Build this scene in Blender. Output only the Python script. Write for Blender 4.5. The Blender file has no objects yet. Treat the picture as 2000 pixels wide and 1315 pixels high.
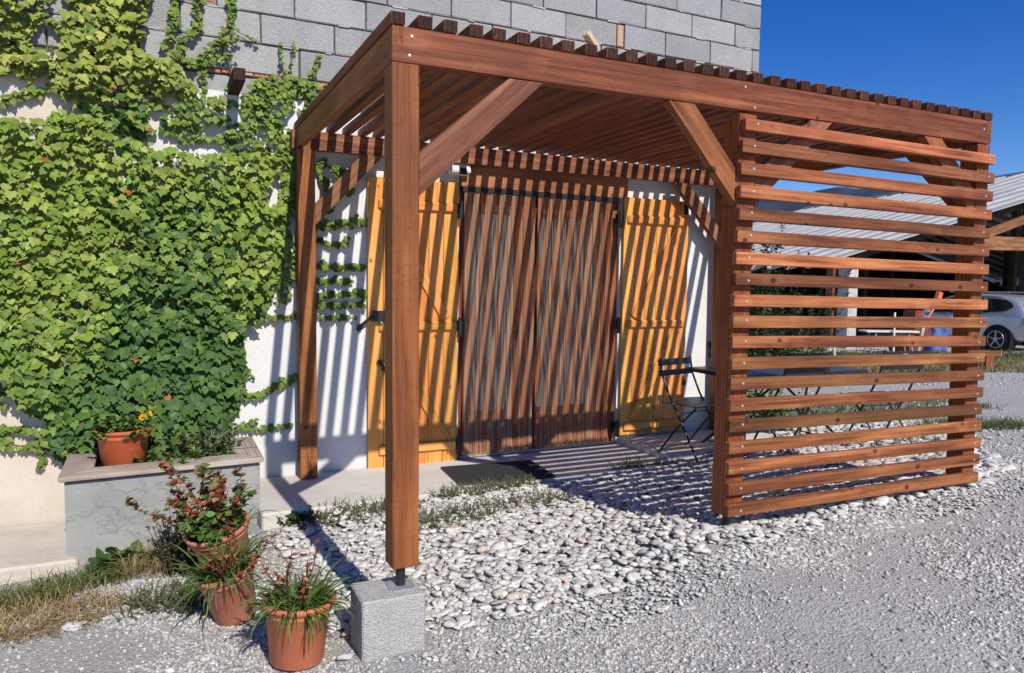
import bpy, bmesh, math, random
import numpy as np
from mathutils import Vector, Matrix, noise as mnoise
R_ = math.radians
random.seed(11); rng = np.random.default_rng(5)
sc = bpy.context.scene
COL = sc.collection

# ------------------------------------------------------------------ camera
cd = bpy.data.cameras.new('camera'); cam = bpy.data.objects.new('camera', cd); COL.objects.link(cam)
sc.camera = cam
yaw, pit, rol = R_(25.9201), R_(3.8309), R_(0.6358)
Fv = Vector((math.sin(yaw)*math.cos(pit), math.cos(yaw)*math.cos(pit), -math.sin(pit)))
Rv = Vector((math.cos(yaw), -math.sin(yaw), 0)); Uv = Rv.cross(Fv)
R2 = Rv*math.cos(rol)+Uv*math.sin(rol); U2 = -Rv*math.sin(rol)+Uv*math.cos(rol)
M = Matrix((R2, U2, -Fv)).transposed().to_4x4(); M.translation = Vector((-0.915, -3.0572, 1.242))
cam.matrix_world = M
cd.sensor_width = 36; cd.lens = 36*1440.7/2000; cd.clip_start = .05; cd.clip_end = 20000

# ------------------------------------------------------------------ light
SUN_DIR = Vector((-0.052, 1.0, -0.812)).normalized()
w = bpy.data.worlds.new('World'); sc.world = w; w.use_nodes = True
nt = w.node_tree; nt.nodes.clear()
sky = nt.nodes.new('ShaderNodeTexSky'); sky.sky_type = 'NISHITA'; sky.sun_disc = False
sky.sun_elevation = R_(39.0); sky.sun_rotation = math.atan2(-SUN_DIR.x, -SUN_DIR.y)
sky.altitude = 1500; sky.air_density = 1.0; sky.dust_density = 0.1; sky.ozone_density = 3.0
bg = nt.nodes.new('ShaderNodeBackground'); bg.inputs['Strength'].default_value = 0.100
wo = nt.nodes.new('ShaderNodeOutputWorld')
hsv = nt.nodes.new('ShaderNodeHueSaturation'); hsv.inputs['Saturation'].default_value = 1.39; hsv.inputs['Value'].default_value = 1.32; hsv.inputs['Hue'].default_value = .518
nt.links.new(sky.outputs[0], hsv.inputs['Color']); nt.links.new(hsv.outputs[0], bg.inputs[0]); nt.links.new(bg.outputs[0], wo.inputs[0])
sd = bpy.data.lights.new('sun', 'SUN'); sd.energy = 5.0; sd.angle = R_(0.53); sd.color = (1.0, 0.935, 0.83)
so = bpy.data.objects.new('sun', sd); COL.objects.link(so)
so.rotation_euler = SUN_DIR.to_track_quat('-Z', 'Y').to_euler(); so.location = (0, -10, 12)
sc.view_settings.view_transform = 'Standard'; sc.view_settings.look = 'None'
sc.view_settings.exposure = -0.06; sc.view_settings.gamma = 1.0
sc.cycles.max_bounces = 8; sc.cycles.diffuse_bounces = 2; sc.cycles.transparent_max_bounces = 8
sc.cycles.use_denoising = True

# ------------------------------------------------------------------ object helpers
def tag(o, label=None, cat=None, group=None, kind=None):
    if label: o['label'] = label
    if cat: o['category'] = cat
    if group: o['group'] = group
    if kind: o['kind'] = kind
    return o
def empty(name, loc=(0, 0, 0), rz=0.0):
    o = bpy.data.objects.new(name, None); COL.objects.link(o); o.empty_display_size = .1
    o.location = loc; o.rotation_euler = (0, 0, rz); return o
def link(name, me, mat=None, parent=None, smooth=False):
    if mat is not None and not me.materials: me.materials.append(mat)
    if smooth: me.polygons.foreach_set('use_smooth', [True]*len(me.polygons))
    o = bpy.data.objects.new(name, me); COL.objects.link(o)
    if parent is not None: o.parent = parent
    return o
def mesh(name, V, F):
    me = bpy.data.meshes.new(name); me.from_pydata([tuple(v) for v in V], [], [tuple(f) for f in F]); me.update(); return me
def bm_mesh(name, bm):
    me = bpy.data.meshes.new(name); bm.to_mesh(me); bm.free(); me.update(); return me
def bm_box(bm, c, s, rot=None):
    r = bmesh.ops.create_cube(bm, size=1.0)
    m = Matrix.Translation(Vector(c)) @ (rot.to_4x4() if rot is not None else Matrix.Identity(4)) @ Matrix.Diagonal((s[0], s[1], s[2], 1))
    bmesh.ops.transform(bm, matrix=m, verts=r['verts']); return r['verts']
def bm_cyl(bm, p0, p1, r0, r1=None, n=10, caps=True):
    r1 = r0 if r1 is None else r1
    p0 = Vector(p0); p1 = Vector(p1); d = p1-p0
    r = bmesh.ops.create_cone(bm, cap_ends=caps, segments=n, radius1=r0, radius2=r1, depth=d.length)
    m = Matrix.Translation((p0+p1)/2) @ d.to_track_quat('Z', 'Y').to_matrix().to_4x4()
    bmesh.ops.transform(bm, matrix=m, verts=r['verts']); return r['verts']
_beamcache = {}
def beam_mesh(L, wy, hz, bev=.003):
    """bevelled bar, length along local X, centred"""
    k = (round(L, 4), round(wy, 4), round(hz, 4), bev)
    if k in _beamcache: return _beamcache[k].copy()
    bm = bmesh.new(); bm_box(bm, (0, 0, 0), (L, wy, hz))
    if bev: bmesh.ops.bevel(bm, geom=list(bm.edges), offset=bev, segments=1, affect='EDGES')
    me = bm_mesh('bar', bm); _beamcache[k] = me; return me.copy()
def bar(name, p0, p1, wy, hz, mat, parent=None, up=(0, 0, 1), bev=.003, me=None):
    """timber from p0 to p1: local X along it, local Z towards up"""
    p0 = Vector(p0); p1 = Vector(p1); d = p1-p0; X = d.normalized()
    Z = Vector(up); Z = (Z-X*Z.dot(X)).normalized(); Y = Z.cross(X)
    if me is None: me = beam_mesh(d.length, wy, hz, bev)
    if not me.materials: me.materials.append(mat)
    o = bpy.data.objects.new(name, me); COL.objects.link(o)
    m = Matrix((X, Y, Z)).transposed().to_4x4(); m.translation = (p0+p1)/2
    if parent is not None:
        o.parent = parent
        pm = Matrix.LocRotScale(parent.location, parent.rotation_euler, None); m = pm.inverted() @ m
    loc, q, s = m.decompose(); o.rotation_mode = 'QUATERNION'; o.location = loc; o.rotation_quaternion = q
    return o
def box(name, lo, hi, mat, parent=None, bev=.004):
    lo = Vector(lo); hi = Vector(hi); c = (lo+hi)/2; s = hi-lo
    bm = bmesh.new(); bm_box(bm, (0, 0, 0), s)
    if bev: bmesh.ops.bevel(bm, geom=list(bm.edges), offset=bev, segments=1, affect='EDGES')
    o = link(name, bm_mesh(name, bm), mat, parent)
    o.location = c if parent is None else c-parent.location
    return o

# ------------------------------------------------------------------ fast joined scatter
def quat_rot(az, tilt, taz):
    """N rotation matrices: spin by az about Z, then tilt by tilt about horizontal axis at angle taz"""
    n = len(az); ca, sa = np.cos(az), np.sin(az)
    Rz = np.zeros((n, 3, 3)); Rz[:, 0, 0] = ca; Rz[:, 0, 1] = -sa; Rz[:, 1, 0] = sa; Rz[:, 1, 1] = ca; Rz[:, 2, 2] = 1
    k = np.stack([np.cos(taz), np.sin(taz), np.zeros(n)], 1); c, s = np.cos(tilt), np.sin(tilt)
    K = np.zeros((n, 3, 3)); K[:, 0, 1] = -k[:, 2]; K[:, 0, 2] = k[:, 1]; K[:, 1, 0] = k[:, 2]; K[:, 1, 2] = -k[:, 0]; K[:, 2, 0] = -k[:, 1]; K[:, 2, 1] = k[:, 0]
    Rt = np.eye(3)[None]*1.0 + s[:, None, None]*K + (1-c)[:, None, None]*(K @ K)
    return Rt @ Rz
def scatter_mesh(name, variants, which, Rm, S, P, colr, smooth=False):
    """join copies: variants = list of (V, F) with equal face size; Rm (N,3,3), S (N,3), P (N,3), colr (N,3)"""
    Vs, Fs, Cs, off = [], [], [], 0
    for k, (V, F) in enumerate(variants):
        idx = np.nonzero(which == k)[0]
        if len(idx) == 0: continue
        v = V[None]*S[idx][:, None, :]
        v = np.einsum('nij,nvj->nvi', Rm[idx], v)+P[idx][:, None, :]
        f = F[None]+(np.arange(len(idx))*len(V))[:, None, None]+off
        Vs.append(v.reshape(-1, 3)); Fs.append(f.reshape(-1, F.shape[1])); Cs.append(np.repeat(colr[idx], len(V), 0)); off += len(idx)*len(V)
    V = np.concatenate(Vs); F = np.concatenate(Fs); C = np.concatenate(Cs)
    return np_mesh(name, V, F, C, smooth)
def np_mesh(name, V, F, C=None, smooth=False):
    me = bpy.data.meshes.new(name); nf, k = F.shape
    me.vertices.add(len(V)); me.vertices.foreach_set('co', V.astype(np.float32).ravel())
    me.loops.add(nf*k); me.loops.foreach_set('vertex_index', F.astype(np.int32).ravel())
    me.polygons.add(nf); me.polygons.foreach_set('loop_start', np.arange(0, nf*k, k, dtype=np.int32))
    me.polygons.foreach_set('loop_total', np.full(nf, k, dtype=np.int32))
    if smooth: me.polygons.foreach_set('use_smooth', np.ones(nf, dtype=bool))
    me.update(calc_edges=True)
    if C is not None:
        a = me.color_attributes.new('tint', 'FLOAT_COLOR', 'POINT')
        a.data.foreach_set('color', np.concatenate([C, np.ones((len(C), 1))], 1).astype(np.float32).ravel())
    return me
def ico(sub):
    bm = bmesh.new(); bmesh.ops.create_icosphere(bm, subdivisions=sub, radius=1.0)
    V = np.array([v.co[:] for v in bm.verts]); F = np.array([[v.index for v in f.verts] for f in bm.faces]); bm.free(); return V, F
def stone_variants(n, sub, flat=.5, rough=.22, seed=0, boxy=.0, cut=(.55, .85)):
    out = []; V0, F = ico(sub)
    for i in range(n):
        V = []; r4 = random.Random(seed*97+i); cuts = []
        for _ in range(9):
            d_ = Vector((r4.gauss(0, 1), r4.gauss(0, 1), r4.gauss(0, .8))).normalized(); cuts.append((d_, r4.uniform(*cut)))
        for v in V0:
            p = Vector(v)
            q = mnoise.noise(p*1.1+Vector((i*7.3+seed, 0, 0)))*rough*1.6+mnoise.noise(p*2.6+Vector((0, i*3.1+seed, 0)))*rough*.7
            r = 1+q
            x, y, z = p*r
            if boxy:
                f = lambda t: math.copysign(abs(t)**(1-boxy), t)
                x, y, z = f(x), f(y), f(z)
            q_ = Vector((x, y, z))
            for d_, k_ in cuts:
                e_ = q_.dot(d_)-k_
                if e_ > 0: q_ = q_-d_*e_
            x, y, z = q_*1.18; V.append((x, y*.72, z*flat))
        out.append((np.array(V), F))
    return out

def shards(n, npts, flat, seed, round_=.0):
    out = []
    for i in range(n):
        r5 = random.Random(seed*131+i); bm = bmesh.new(); e = r5.uniform(.6, .85)
        for k in range(npts):
            t = 2*math.pi*k*.618034*1.0+r5.uniform(-.3, .3); zc_ = 1-2*(k+.5)/npts+r5.uniform(-.12, .12); rr_ = math.sqrt(max(0, 1-zc_*zc_)); q_ = r5.uniform(.82, 1.08)
            sx_ = lambda v_: math.copysign(abs(v_)**.78, v_)
            bm.verts.new((sx_(rr_*math.cos(t))*q_, sx_(rr_*math.sin(t))*q_*e, sx_(zc_)*flat*r5.uniform(.8, 1.1)))
        h_ = bmesh.ops.convex_hull(bm, input=list(bm.verts)); bmesh.ops.delete(bm, geom=[v for v in bm.verts if not v.link_faces], context='VERTS'); bmesh.ops.recalc_face_normals(bm, faces=bm.faces)
        bm.verts.index_update(); V = np.array([v.co[:] for v in bm.verts]); F = np.array([[v.index for v in f.verts] for f in bm.faces if len(f.verts) == 3]); bm.free(); out.append((V, F))
    return out

# ------------------------------------------------------------------ materials
class MT:
    def __init__(s, name, rough=.8, spec=.3):
        s.m = bpy.data.materials.new(name); s.m.use_nodes = True; s.t = s.m.node_tree
        s.b = s.t.nodes['Principled BSDF']; s.b.inputs['Roughness'].default_value = rough
        s.b.inputs['Specular IOR Level'].default_value = spec
    def n(s, typ, **kw):
        nd = s.t.nodes.new('ShaderNode'+typ)
        for k, v in kw.items():
            if hasattr(nd, k) and not isinstance(v, (bpy.types.NodeSocket,)) and k not in ('Scale',):
                try: setattr(nd, k, v); continue
                except Exception: pass
            s.i(nd, k.replace('_', ' '), v)
        return nd
    def i(s, nd, k, v):
        sock = nd.inputs[k] if not isinstance(k, int) else nd.inputs[k]
        if isinstance(v, bpy.types.NodeSocket): s.t.links.new(v, sock)
        else: sock.default_value = v
    def coord(s, kind='Object'): return s.n('TexCoord').outputs[kind]
    def map(s, vec, scale=(1, 1, 1), loc=(0, 0, 0)):
        m = s.n('Mapping'); s.i(m, 'Vector', vec); s.i(m, 'Scale', scale)
        s.i(m, 'Location', loc); return m.outputs[0]
    def noise(s, vec, scale, det=3, rough=.6, dist=0.0):
        n = s.n('TexNoise'); s.i(n, 'Vector', vec); s.i(n, 'Scale', scale); s.i(n, 'Detail', det); s.i(n, 'Roughness', rough); s.i(n, 'Distortion', dist)
        return n.outputs[0]
    def vor(s, vec, scale, out=0, feat='F1'):
        n = s.n('TexVoronoi'); n.feature = feat; s.i(n, 'Vector', vec); s.i(n, 'Scale', scale); return n.outputs[out]
    def ramp(s, fac, stops, interp='LINEAR'):
        r = s.n('ValToRGB'); s.i(r, 0, fac); cr = r.color_ramp; cr.interpolation = interp
        while len(cr.elements) < len(stops): cr.elements.new(.5)
        for e, (p, c) in zip(cr.elements, stops):
            e.position = p; e.color = (c, c, c, 1) if isinstance(c, (int, float)) else (*c, 1)
        return r.outputs[0]
    def mix(s, a, b, fac=.5, mode='MIX'):
        m = s.n('Mix'); m.data_type = 'RGBA'; m.blend_type = mode
        s.i(m, 0, fac)
        for k, v in ((6, a), (7, b)):
            s.i(m, k, v if isinstance(v, bpy.types.NodeSocket) else (*v, 1) if not isinstance(v, (int, float)) else (v, v, v, 1))
        return m.outputs[2]
    def math(s, op, a, b=0.0, clamp=False):
        m = s.n('Math'); m.operation = op; m.use_clamp = clamp; s.i(m, 0, a); s.i(m, 1, b); return m.outputs[0]
    def rnd(s): return s.n('ObjectInfo').outputs['Random']
    def col(s, c): s.i(s.b, 'Base Color', c if isinstance(c, bpy.types.NodeSocket) else (*c, 1)); return s
    def bump(s, h, strength=.3, dist=.01):
        b = s.n('Bump'); s.i(b, 'Height', h); s.i(b, 'Strength', strength); s.i(b, 'Distance', dist)
        s.t.links.new(b.outputs[0], s.b.inputs['Normal']); return s

def wood(name, dark, mid, light, var=.25, rough=.62, grain=1.0, knots=True, streak=0.0):
    m = MT(name, rough, .28); c = m.coord()
    rn = m.rnd(); off = m.n('CombineXYZ'); m.i(off, 0, m.math('MULTIPLY', rn, 37.0)); m.i(off, 1, m.math('MULTIPLY', rn, 91.0)); m.i(off, 2, m.math('MULTIPLY', rn, 53.0))
    va = m.n('VectorMath'); m.i(va, 0, c); m.i(va, 1, off.outputs[0]); v = va.outputs[0]
    # knots warp the grain around them
    kv = m.map(v, (6.2, .5, 8.5)); vn = m.n('TexVoronoi'); m.i(vn, 'Vector', kv); m.i(vn, 'Scale', 1.0); kd = vn.outputs[0]
    sp_ = m.n('SeparateColor'); m.i(sp_, 0, vn.outputs[1]); pick = m.ramp(sp_.outputs[0], [(.50, 0.0), (.54, 1.0)])
    kf = m.math('MULTIPLY', m.ramp(kd, [(0.0, .75), (.05, 1.0), (.10, .95), (.135, .25), (.22, .12), (.34, 0.0)]), pick)
    halo = m.math('MULTIPLY', m.ramp(kd, [(.08, 1.0), (.5, 0.0)]), pick)
    g1 = m.noise(m.map(v, (1.5*grain, 60*grain, 60*grain)), 1.0, 5, .68, .5)
    warp = m.math('ADD', g1, m.math('MULTIPLY', halo, .16))
    rings = m.n('TexWave'); rings.wave_type = 'BANDS'; rings.bands_direction = 'Y'
    m.i(rings, 'Vector', m.map(v, (.55, 6, 6))); m.i(rings, 'Scale', 2.3); m.i(rings, 'Distortion', 5.0); m.i(rings, 'Detail', 3.0); m.i(rings, 'Detail Scale', .9)
    gg = m.math('ADD', m.math('MULTIPLY', warp, .80), m.math('MULTIPLY', rings.outputs[1], .20))
    base = m.ramp(gg, [(.34, dark), (.50, mid), (.66, light)])
    blot = m.noise(m.map(v, (1.6, 3.0, 3.0)), 1.0, 2, .5)
    base = m.mix(base, m.mix(base, dark, .55), m.ramp(blot, [(.42, 0.0), (.68, 1.0)]))
    if streak:
        st = m.noise(m.map(v, (.9, 12, 12)), 1.0, 3, .7, 1.5)
        base = m.mix(base, tuple(x*.45 for x in dark), m.ramp(st, [(.62, 0.0), (.7, streak)]))
    if streak:
        dm_ = m.noise(m.map(v, (5.5, 2.2, 2.2)), 1.0, 5, .75, .8); base = m.mix(base, m.mix(base, tuple(x*.5 for x in dark), .75), m.ramp(m.math('ABSOLUTE', m.math('SUBTRACT', dm_, .56)), [(0.0, streak*.45), (.018, 0.0)]))
    if knots: base = m.mix(base, tuple(x*.45 for x in dark), m.math('MULTIPLY', kf, .9))
    hs = m.n('HueSaturation'); m.i(hs, 'Color', base)
    m.i(hs, 'Value', m.math('ADD', m.math('MULTIPLY', rn, var*2), 1-var))
    r2 = m.math('FRACT', m.math('MULTIPLY', rn, 17.31)); m.i(hs, 'Hue', m.math('ADD', m.math('MULTIPLY', r2, .02), .49))
    m.col(hs.outputs[0]); m.bump(m.math('ADD', g1, m.math('MULTIPLY', kf, -.4)), .25, .004)
    return m.m
M_WOOD = wood('stained_pine', (.105, .032, .012), (.225, .074, .026), (.33, .12, .044), .24, streak=.5)
M_POST = wood('stained_post', (.15, .046, .014), (.30, .097, .029), (.39, .140, .045), .06, streak=1.0)
M_SLAT = wood('stained_slat', (.115, .034, .014), (.285, .095, .033), (.42, .165, .060), .52, streak=.4)
M_BATTEN = wood('stained_batten', (.11, .032, .014), (.22, .066, .028), (.31, .105, .045), .30)
M_ENDG = wood('dark_end_grain', (.020, .009, .006), (.045, .018, .012), (.08, .033, .02), .5, .8, knots=False)
M_BRACE = wood('stained_brace', (.14, .050, .024), (.265, .108, .052), (.37, .168, .088), .12)
M_SHUT = wood('golden_larch', (.58, .22, .045), (.76, .325, .075), (.86, .41, .12), .04, .5, .8)
M_DOORWOOD = wood('door_wood', (.16, .05, .022), (.25, .085, .036), (.33, .12, .055), .1, .45)
M_LINTEL = wood('lintel_oak', (.22, .085, .035), (.40, .165, .07), (.48, .21, .10), .05)
M_GREYWOOD = wood('weathered_board', (.24, .19, .15), (.42, .35, .29), (.55, .48, .42), .08, .8, streak=.5)
M_OFFCUT = wood('bare_wood', (.5, .33, .2), (.68, .5, .33), (.75, .6, .42), .05, .8)
M_BARNWOOD = wood('barn_timber', (.12, .05, .025), (.27, .11, .05), (.38, .18, .09), .2, .8)

def simple(name, c, rough=.6, spec=.3, metal=0.0, var=0.0, ns=20, nb=0.0, nd=.002):
    m = MT(name, rough, spec); m.b.inputs['Metallic'].default_value = metal
    v = m.coord()
    if var:
        n = m.noise(v, ns, 4, .65); m.col(m.mix(tuple(x*(1-var) for x in c), tuple(min(1, x*(1+var)) for x in c), m.ramp(n, [(.3, 0.0), (.7, 1.0)])))
        if nb: m.bump(n, nb, nd)
    else: m.col(c)
    return m.m
M_BLACK = simple('black_steel', (.018, .018, .02), .42, .5)
M_TABLE = simple('dark_powdercoat', (.035, .04, .055), .32, .6, var=.15, ns=60)
M_GALV = simple('galvanised_steel', (.36, .38, .42), .55, .5, .35, var=.25, ns=25)
M_SCREW = simple('screw_head', (.75, .74, .70), .35, .5, .6)
M_WHITEPL = simple('white_plastic', (.72, .72, .68), .45, .4, var=.08, ns=30)
M_RUBBER = simple('black_rubber', (.045, .047, .05), .6, .3, var=.35, ns=90)
M_RUBBER2 = simple('rubber_base', (.02, .02, .02), .8, .2)
M_SOIL = simple('potting_soil', (.05, .035, .025), .95, .1, var=.4, ns=60, nb=.6, nd=.01)
M_BRICK = simple('red_brick', (.42, .18, .10), .9, .1, var=.3, ns=40, nb=.4, nd=.004)
M_TAN = simple('tan_brick', (.52, .33, .22), .9, .1, var=.2, ns=40, nb=.4, nd=.004)

def plaster():
    m = MT('rough_render', .92, .12); g = m.n('NewGeometry').outputs[0]
    fine = m.noise(g, 120, 4, .7); mid = m.noise(g, 9, 4, .6); big = m.noise(g, 1.1, 3, .6)
    sx = m.n('SeparateXYZ'); m.i(sx, 0, g)
    cream = m.ramp(m.math('ADD', sx.outputs[0], m.math('MULTIPLY', m.math('SUBTRACT', big, .5), .8)), [(0.0, 1.0), (1.0, 0.0)])
    mr = m.n('MapRange'); m.i(mr, 0, m.math('ADD', sx.outputs[0], m.math('MULTIPLY', m.math('SUBTRACT', big, .5), 1.6))); m.i(mr, 1, -1.3); m.i(mr, 2, -.4); m.i(mr, 3, 1.0); m.i(mr, 4, 0.0)
    white = m.mix((.66, .655, .635), (.76, .755, .74), mid)
    crm = m.mix((.55, .47, .38), (.70, .62, .52), mid)
    c = m.mix(white, crm, mr.outputs[0])
    # splash dirt and stains towards the foot of the wall, with its own ragged shape
    mz = m.n('MapRange'); m.i(mz, 0, m.math('ADD', sx.outputs[2], m.math('MULTIPLY', big, .55))); m.i(mz, 1, .12); m.i(mz, 2, -.16); m.i(mz, 3, 0.0); m.i(mz, 4, .5)
    c = m.mix(c, (.40, .36, .29), mz.outputs[0])
    pit = m.ramp(m.noise(g, 45, 3, .8), [(.30, 0.0), (.40, 1.0)])
    c = m.mix(m.mix(c, (.3, .29, .28), .5), c, pit)
    m.col(c); m.bump(m.math('ADD', m.math('MULTIPLY', fine, .6), m.math('MULTIPLY', m.noise(g, 42, 3, .7), .8)), .55, .006)
    return m.m
M_PLASTER = plaster()
def blockmat(name, a, b, var=.12, tint=(.33, .345, .375)):
    m = MT(name, .95, .1); g = m.n('NewGeometry').outputs[0]; rn = m.rnd()
    fine = m.noise(g, 190, 3, .75); v = m.vor(g, 130)
    c = m.mix(a, b, m.ramp(m.noise(g, 3.0, 4, .6), [(.3, 0.0), (.7, 1.0)]))
    c = m.mix(c, tint, m.ramp(m.math('FRACT', m.math('MULTIPLY', rn, 7.7)), [(.45, 0.0), (.85, .55)]))
    c = m.mix(c, m.mix(c, (.10, .10, .10), .75), m.ramp(fine, [(.36, 1.0), (.5, 0.0)]))
    c = m.mix(c, (.62, .62, .60), m.ramp(m.noise(g, 160, 2, .6), [(.58, 0.0), (.72, .6)]))
    c = m.mix(c, m.mix(c, (.20, .19, .17), .5), m.ramp(m.noise(m.map(g, (1.6, 1, .55)), 1.6, 5, .65), [(.52, 0.0), (.72, .75)]))
    c = m.mix(c, (.62, .61, .585), m.ramp(m.noise(m.map(g, (1, 1, 2.2)), 5.5, 5, .75), [(.60, 0.0), (.74, .55)]))
    hs = m.n('HueSaturation'); m.i(hs, 'Color', c); m.i(hs, 'Value', m.math('ADD', m.math('MULTIPLY', rn, var*2), 1-var)); m.col(hs.outputs[0])
    m.bump(m.math('ADD', fine, m.math('ADD', v, m.math('MULTIPLY', m.noise(g, 22, 4, .7), 1.2))), .7, .007); return m.m
M_BLOCK = blockmat('concrete_block', (.38, .38, .37), (.46, .46, .445))
M_FOOT = blockmat('footing_concrete', (.50, .49, .465), (.58, .565, .54), .03, (.5, .49, .47))
M_JOINT = simple('squeezed_mortar', (.42, .415, .40), .95, .1, var=.2, ns=25, nb=.6, nd=.006)
M_MORTAR = simple('mortar', (.10, .098, .095), .95, .1, var=.3, ns=25, nb=.6, nd=.006)
def slabmat(name, a, b, crack=.35):
    m = MT(name, .88, .2); g = m.n('NewGeometry').outputs[0]
    c = m.mix(a, b, m.ramp(m.noise(g, 2.3, 5, .65), [(.3, 0.0), (.7, 1.0)]))
    c = m.mix(c, (.32, .28, .23), m.ramp(m.noise(g, 5.5, 4, .7), [(.58, 0.0), (.8, .6)]))
    c = m.mix(c, tuple(x*.55 for x in a), m.ramp(m.noise(m.map(g, (1, 1, 1)), 18, 5, .8), [(.60, 0.0), (.75, .45)]))
    c = m.mix(c, tuple(x*.4 for x in a), m.ramp(m.math('ABSOLUTE', m.math('SUBTRACT', m.noise(m.map(g, (.8, .8, 1.5)), 2.4, 8, .66), .5)), [(0.0, crack), (.004+.006*(crack > .5), 0.0)]))
    m.col(c); m.bump(m.math('ADD', m.noise(g, 70, 4, .7), m.noise(g, 14, 4, .7)), .5, .006); return m.m
M_SLAB = slabmat('worn_concrete', (.56, .535, .49), (.68, .655, .61))
M_WALK = slabmat('walkway_concrete', (.50, .45, .38), (.62, .57, .50))
M_PLANTER = slabmat('planter_render', (.25, .25, .238), (.40, .40, .385), .6)

def gravelmat():
    m = MT('gravel_ground', .95, .12); g = m.n('NewGeometry').outputs[0]
    v1 = m.vor(g, 75, 1); v1d = m.vor(g, 75); v2 = m.vor(g, 150, 1); v2d = m.vor(g, 150); big = m.noise(g, .9, 4, .6); mid = m.noise(g, 5, 4, .7)
    c = m.ramp(v1, [(0.0, (.22, .217, .205)), (.4, (.41, .40, .385)), (.85, (.55, .54, .515)), (1.0, (.72, .71, .68))])
    c2 = m.ramp(v2, [(0.0, (.32, .315, .30)), (.6, (.44, .43, .415)), (1.0, (.60, .585, .56))])
    c = m.mix(c, c2, m.ramp(mid, [(.4, 0.0), (.6, 1.0)]))
    c = m.mix(c, (.45, .44, .42), m.ramp(big, [(.38, .45), (.62, .05)]))
    m.col(c)
    h = m.math('ADD', m.math('MULTIPLY', v1d, -1.2), m.math('MULTIPLY', m.noise(g, 210, 4, .8), .9)); m.bump(h, .7, .010)
    return m.m
M_GRAVEL = gravelmat()
def tinted(name, rough=.85, spec=.15, bump=0.0, bs=60, trans=0.0, var=.12, sheen=False):
    m = MT(name, rough, spec); a = m.n('Attribute'); a.attribute_name = 'tint'
    g = m.n('NewGeometry').outputs[0]; n = m.noise(g, bs, 3, .6)
    c = m.mix(a.outputs[0], m.mix(a.outputs[0], (0, 0, 0), var*2), m.ramp(n, [(.35, 1.0), (.6, 0.0)]))
    m.col(c)
    if bump: m.bump(n, bump, .004)
    if trans:
        tr = m.n('BsdfTranslucent'); hs = m.n('HueSaturation'); m.i(hs, 'Color', c); m.i(hs, 'Value', 1.3); m.i(hs, 'Saturation', 1.1)
        m.i(tr, 'Color', hs.outputs[0]); mx = m.n('MixShader'); m.i(mx, 0, trans)
        m.t.links.new(m.b.outputs[0], mx.inputs[1]); m.t.links.new(tr.outputs[0], mx.inputs[2])
        out = [x for x in m.t.nodes if x.type == 'OUTPUT_MATERIAL'][0]; m.t.links.new(mx.outputs[0], out.inputs[0])
    return m.m
M_STONE = tinted('stone', .85, .15, .5, 55, 0, .14)
M_LEAF = tinted('leaf', .55, .28, 0, 40, .14, .14)
M_BLADE = tinted('blade', .65, .15, 0, 30, .25, .08)
def terracotta(name, a, b):
    m = MT(name, .55, .35); g = m.coord(); n = m.noise(g, 6, 5, .7)
    c = m.mix(a, b, m.ramp(n, [(.35, 0.0), (.7, 1.0)]))
    c = m.mix(c, (.62, .45, .36), m.ramp(m.noise(m.map(g, (3, 3, 12)), 2, 4, .75), [(.6, 0.0), (.8, .6)]))
    m.col(c); m.bump(m.noise(g, 80, 3, .6), .1, .002); return m.m
M_TERRA = terracotta('terracotta', (.50, .145, .065), (.56, .18, .085))
M_TERRA2 = terracotta('faded_terracotta', (.46, .15, .085), (.52, .22, .14))
M_PLPOT = terracotta('orange_plastic_pot', (.46, .10, .035), (.52, .125, .05))

# ------------------------------------------------------------------ ground
GP = np.array([(-3,-3,-.42),(0,-3,-.38),(-.9,-1,-.40),(0,-.15,-.345),(-.4,.1,-.375),(-.7,.7,-.40),(-1.4,1,-.44),(-1.7,1.7,-.50),(-1.7,2.4,-.56),(-.9,1.9,-.44),
 (-.3,1.6,-.37),(.5,1.9,-.315),(1.8,1.9,-.30),(2.9,1.95,-.29),(4,2.2,-.27),(1,0,-.26),(1.1,-.7,-.28),(1.93,0,-.10),(2.0,-.5,-.15),(3,0,-.075),(3,-.5,-.12),
 (4,0,-.065),(4.4,0,-.07),(5,-.5,-.11),(4,1.2,-.16),(2.6,1,-.21),(1.2,1,-.29),(2,-2,-.27),(4,-2,-.2),(6,1,-.15),(8,3,-.25),(12,5,-.38),(16,7,-.45),(20,10,-.46),
 (20,-5,-.4),(-8,0,-.5),(-8,-8,-.5),(8,-8,-.35),(40,40,-.6),(60,0,-.6),(0,4,-.6),(3,4,-.6),(-3,4,-.6),(6,5,-.35),(25,20,-.5),(10,14,-.45),(300,300,-1.5)], float)
def gh(x, y):
    x = np.asarray(x, float); y = np.asarray(y, float); num = 0; den = 0
    for a, b, z in GP:
        w_ = 1.0/(((x-a)**2+(y-b)**2+.02)**1.75); num = num+w_*z; den = den+w_
    return num/den
def ghf(x, y): return float(gh(x, y))
def axis(lo, hi, step, far):
    a = list(np.arange(lo, hi+1e-6, step)); s = step; L_, H_ = lo, hi; left, right = [], []
    while L_ > -far: s *= 1.35; L_ -= s; left.append(L_)
    s = step
    while H_ < far: s *= 1.35; H_ += s; right.append(H_)
    return np.array(left[::-1]+a+right)
gx, gy = axis(-4, 9, .10, 6000), axis(-4, 5, .10, 6000)
X, Y = np.meshgrid(gx, gy, indexing='ij'); Z = gh(X, Y)
lump = np.array([[mnoise.noise((a*1.3, b*1.3, 0))*.014+mnoise.noise((a*5, b*5, 3))*.004 if abs(a) < 12 and abs(b) < 12 else 0 for b in gy] for a in gx]); Z = Z+lump
nx, ny = len(gx), len(gy); V = np.stack([X, Y, Z], 2).reshape(-1, 3)
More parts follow.
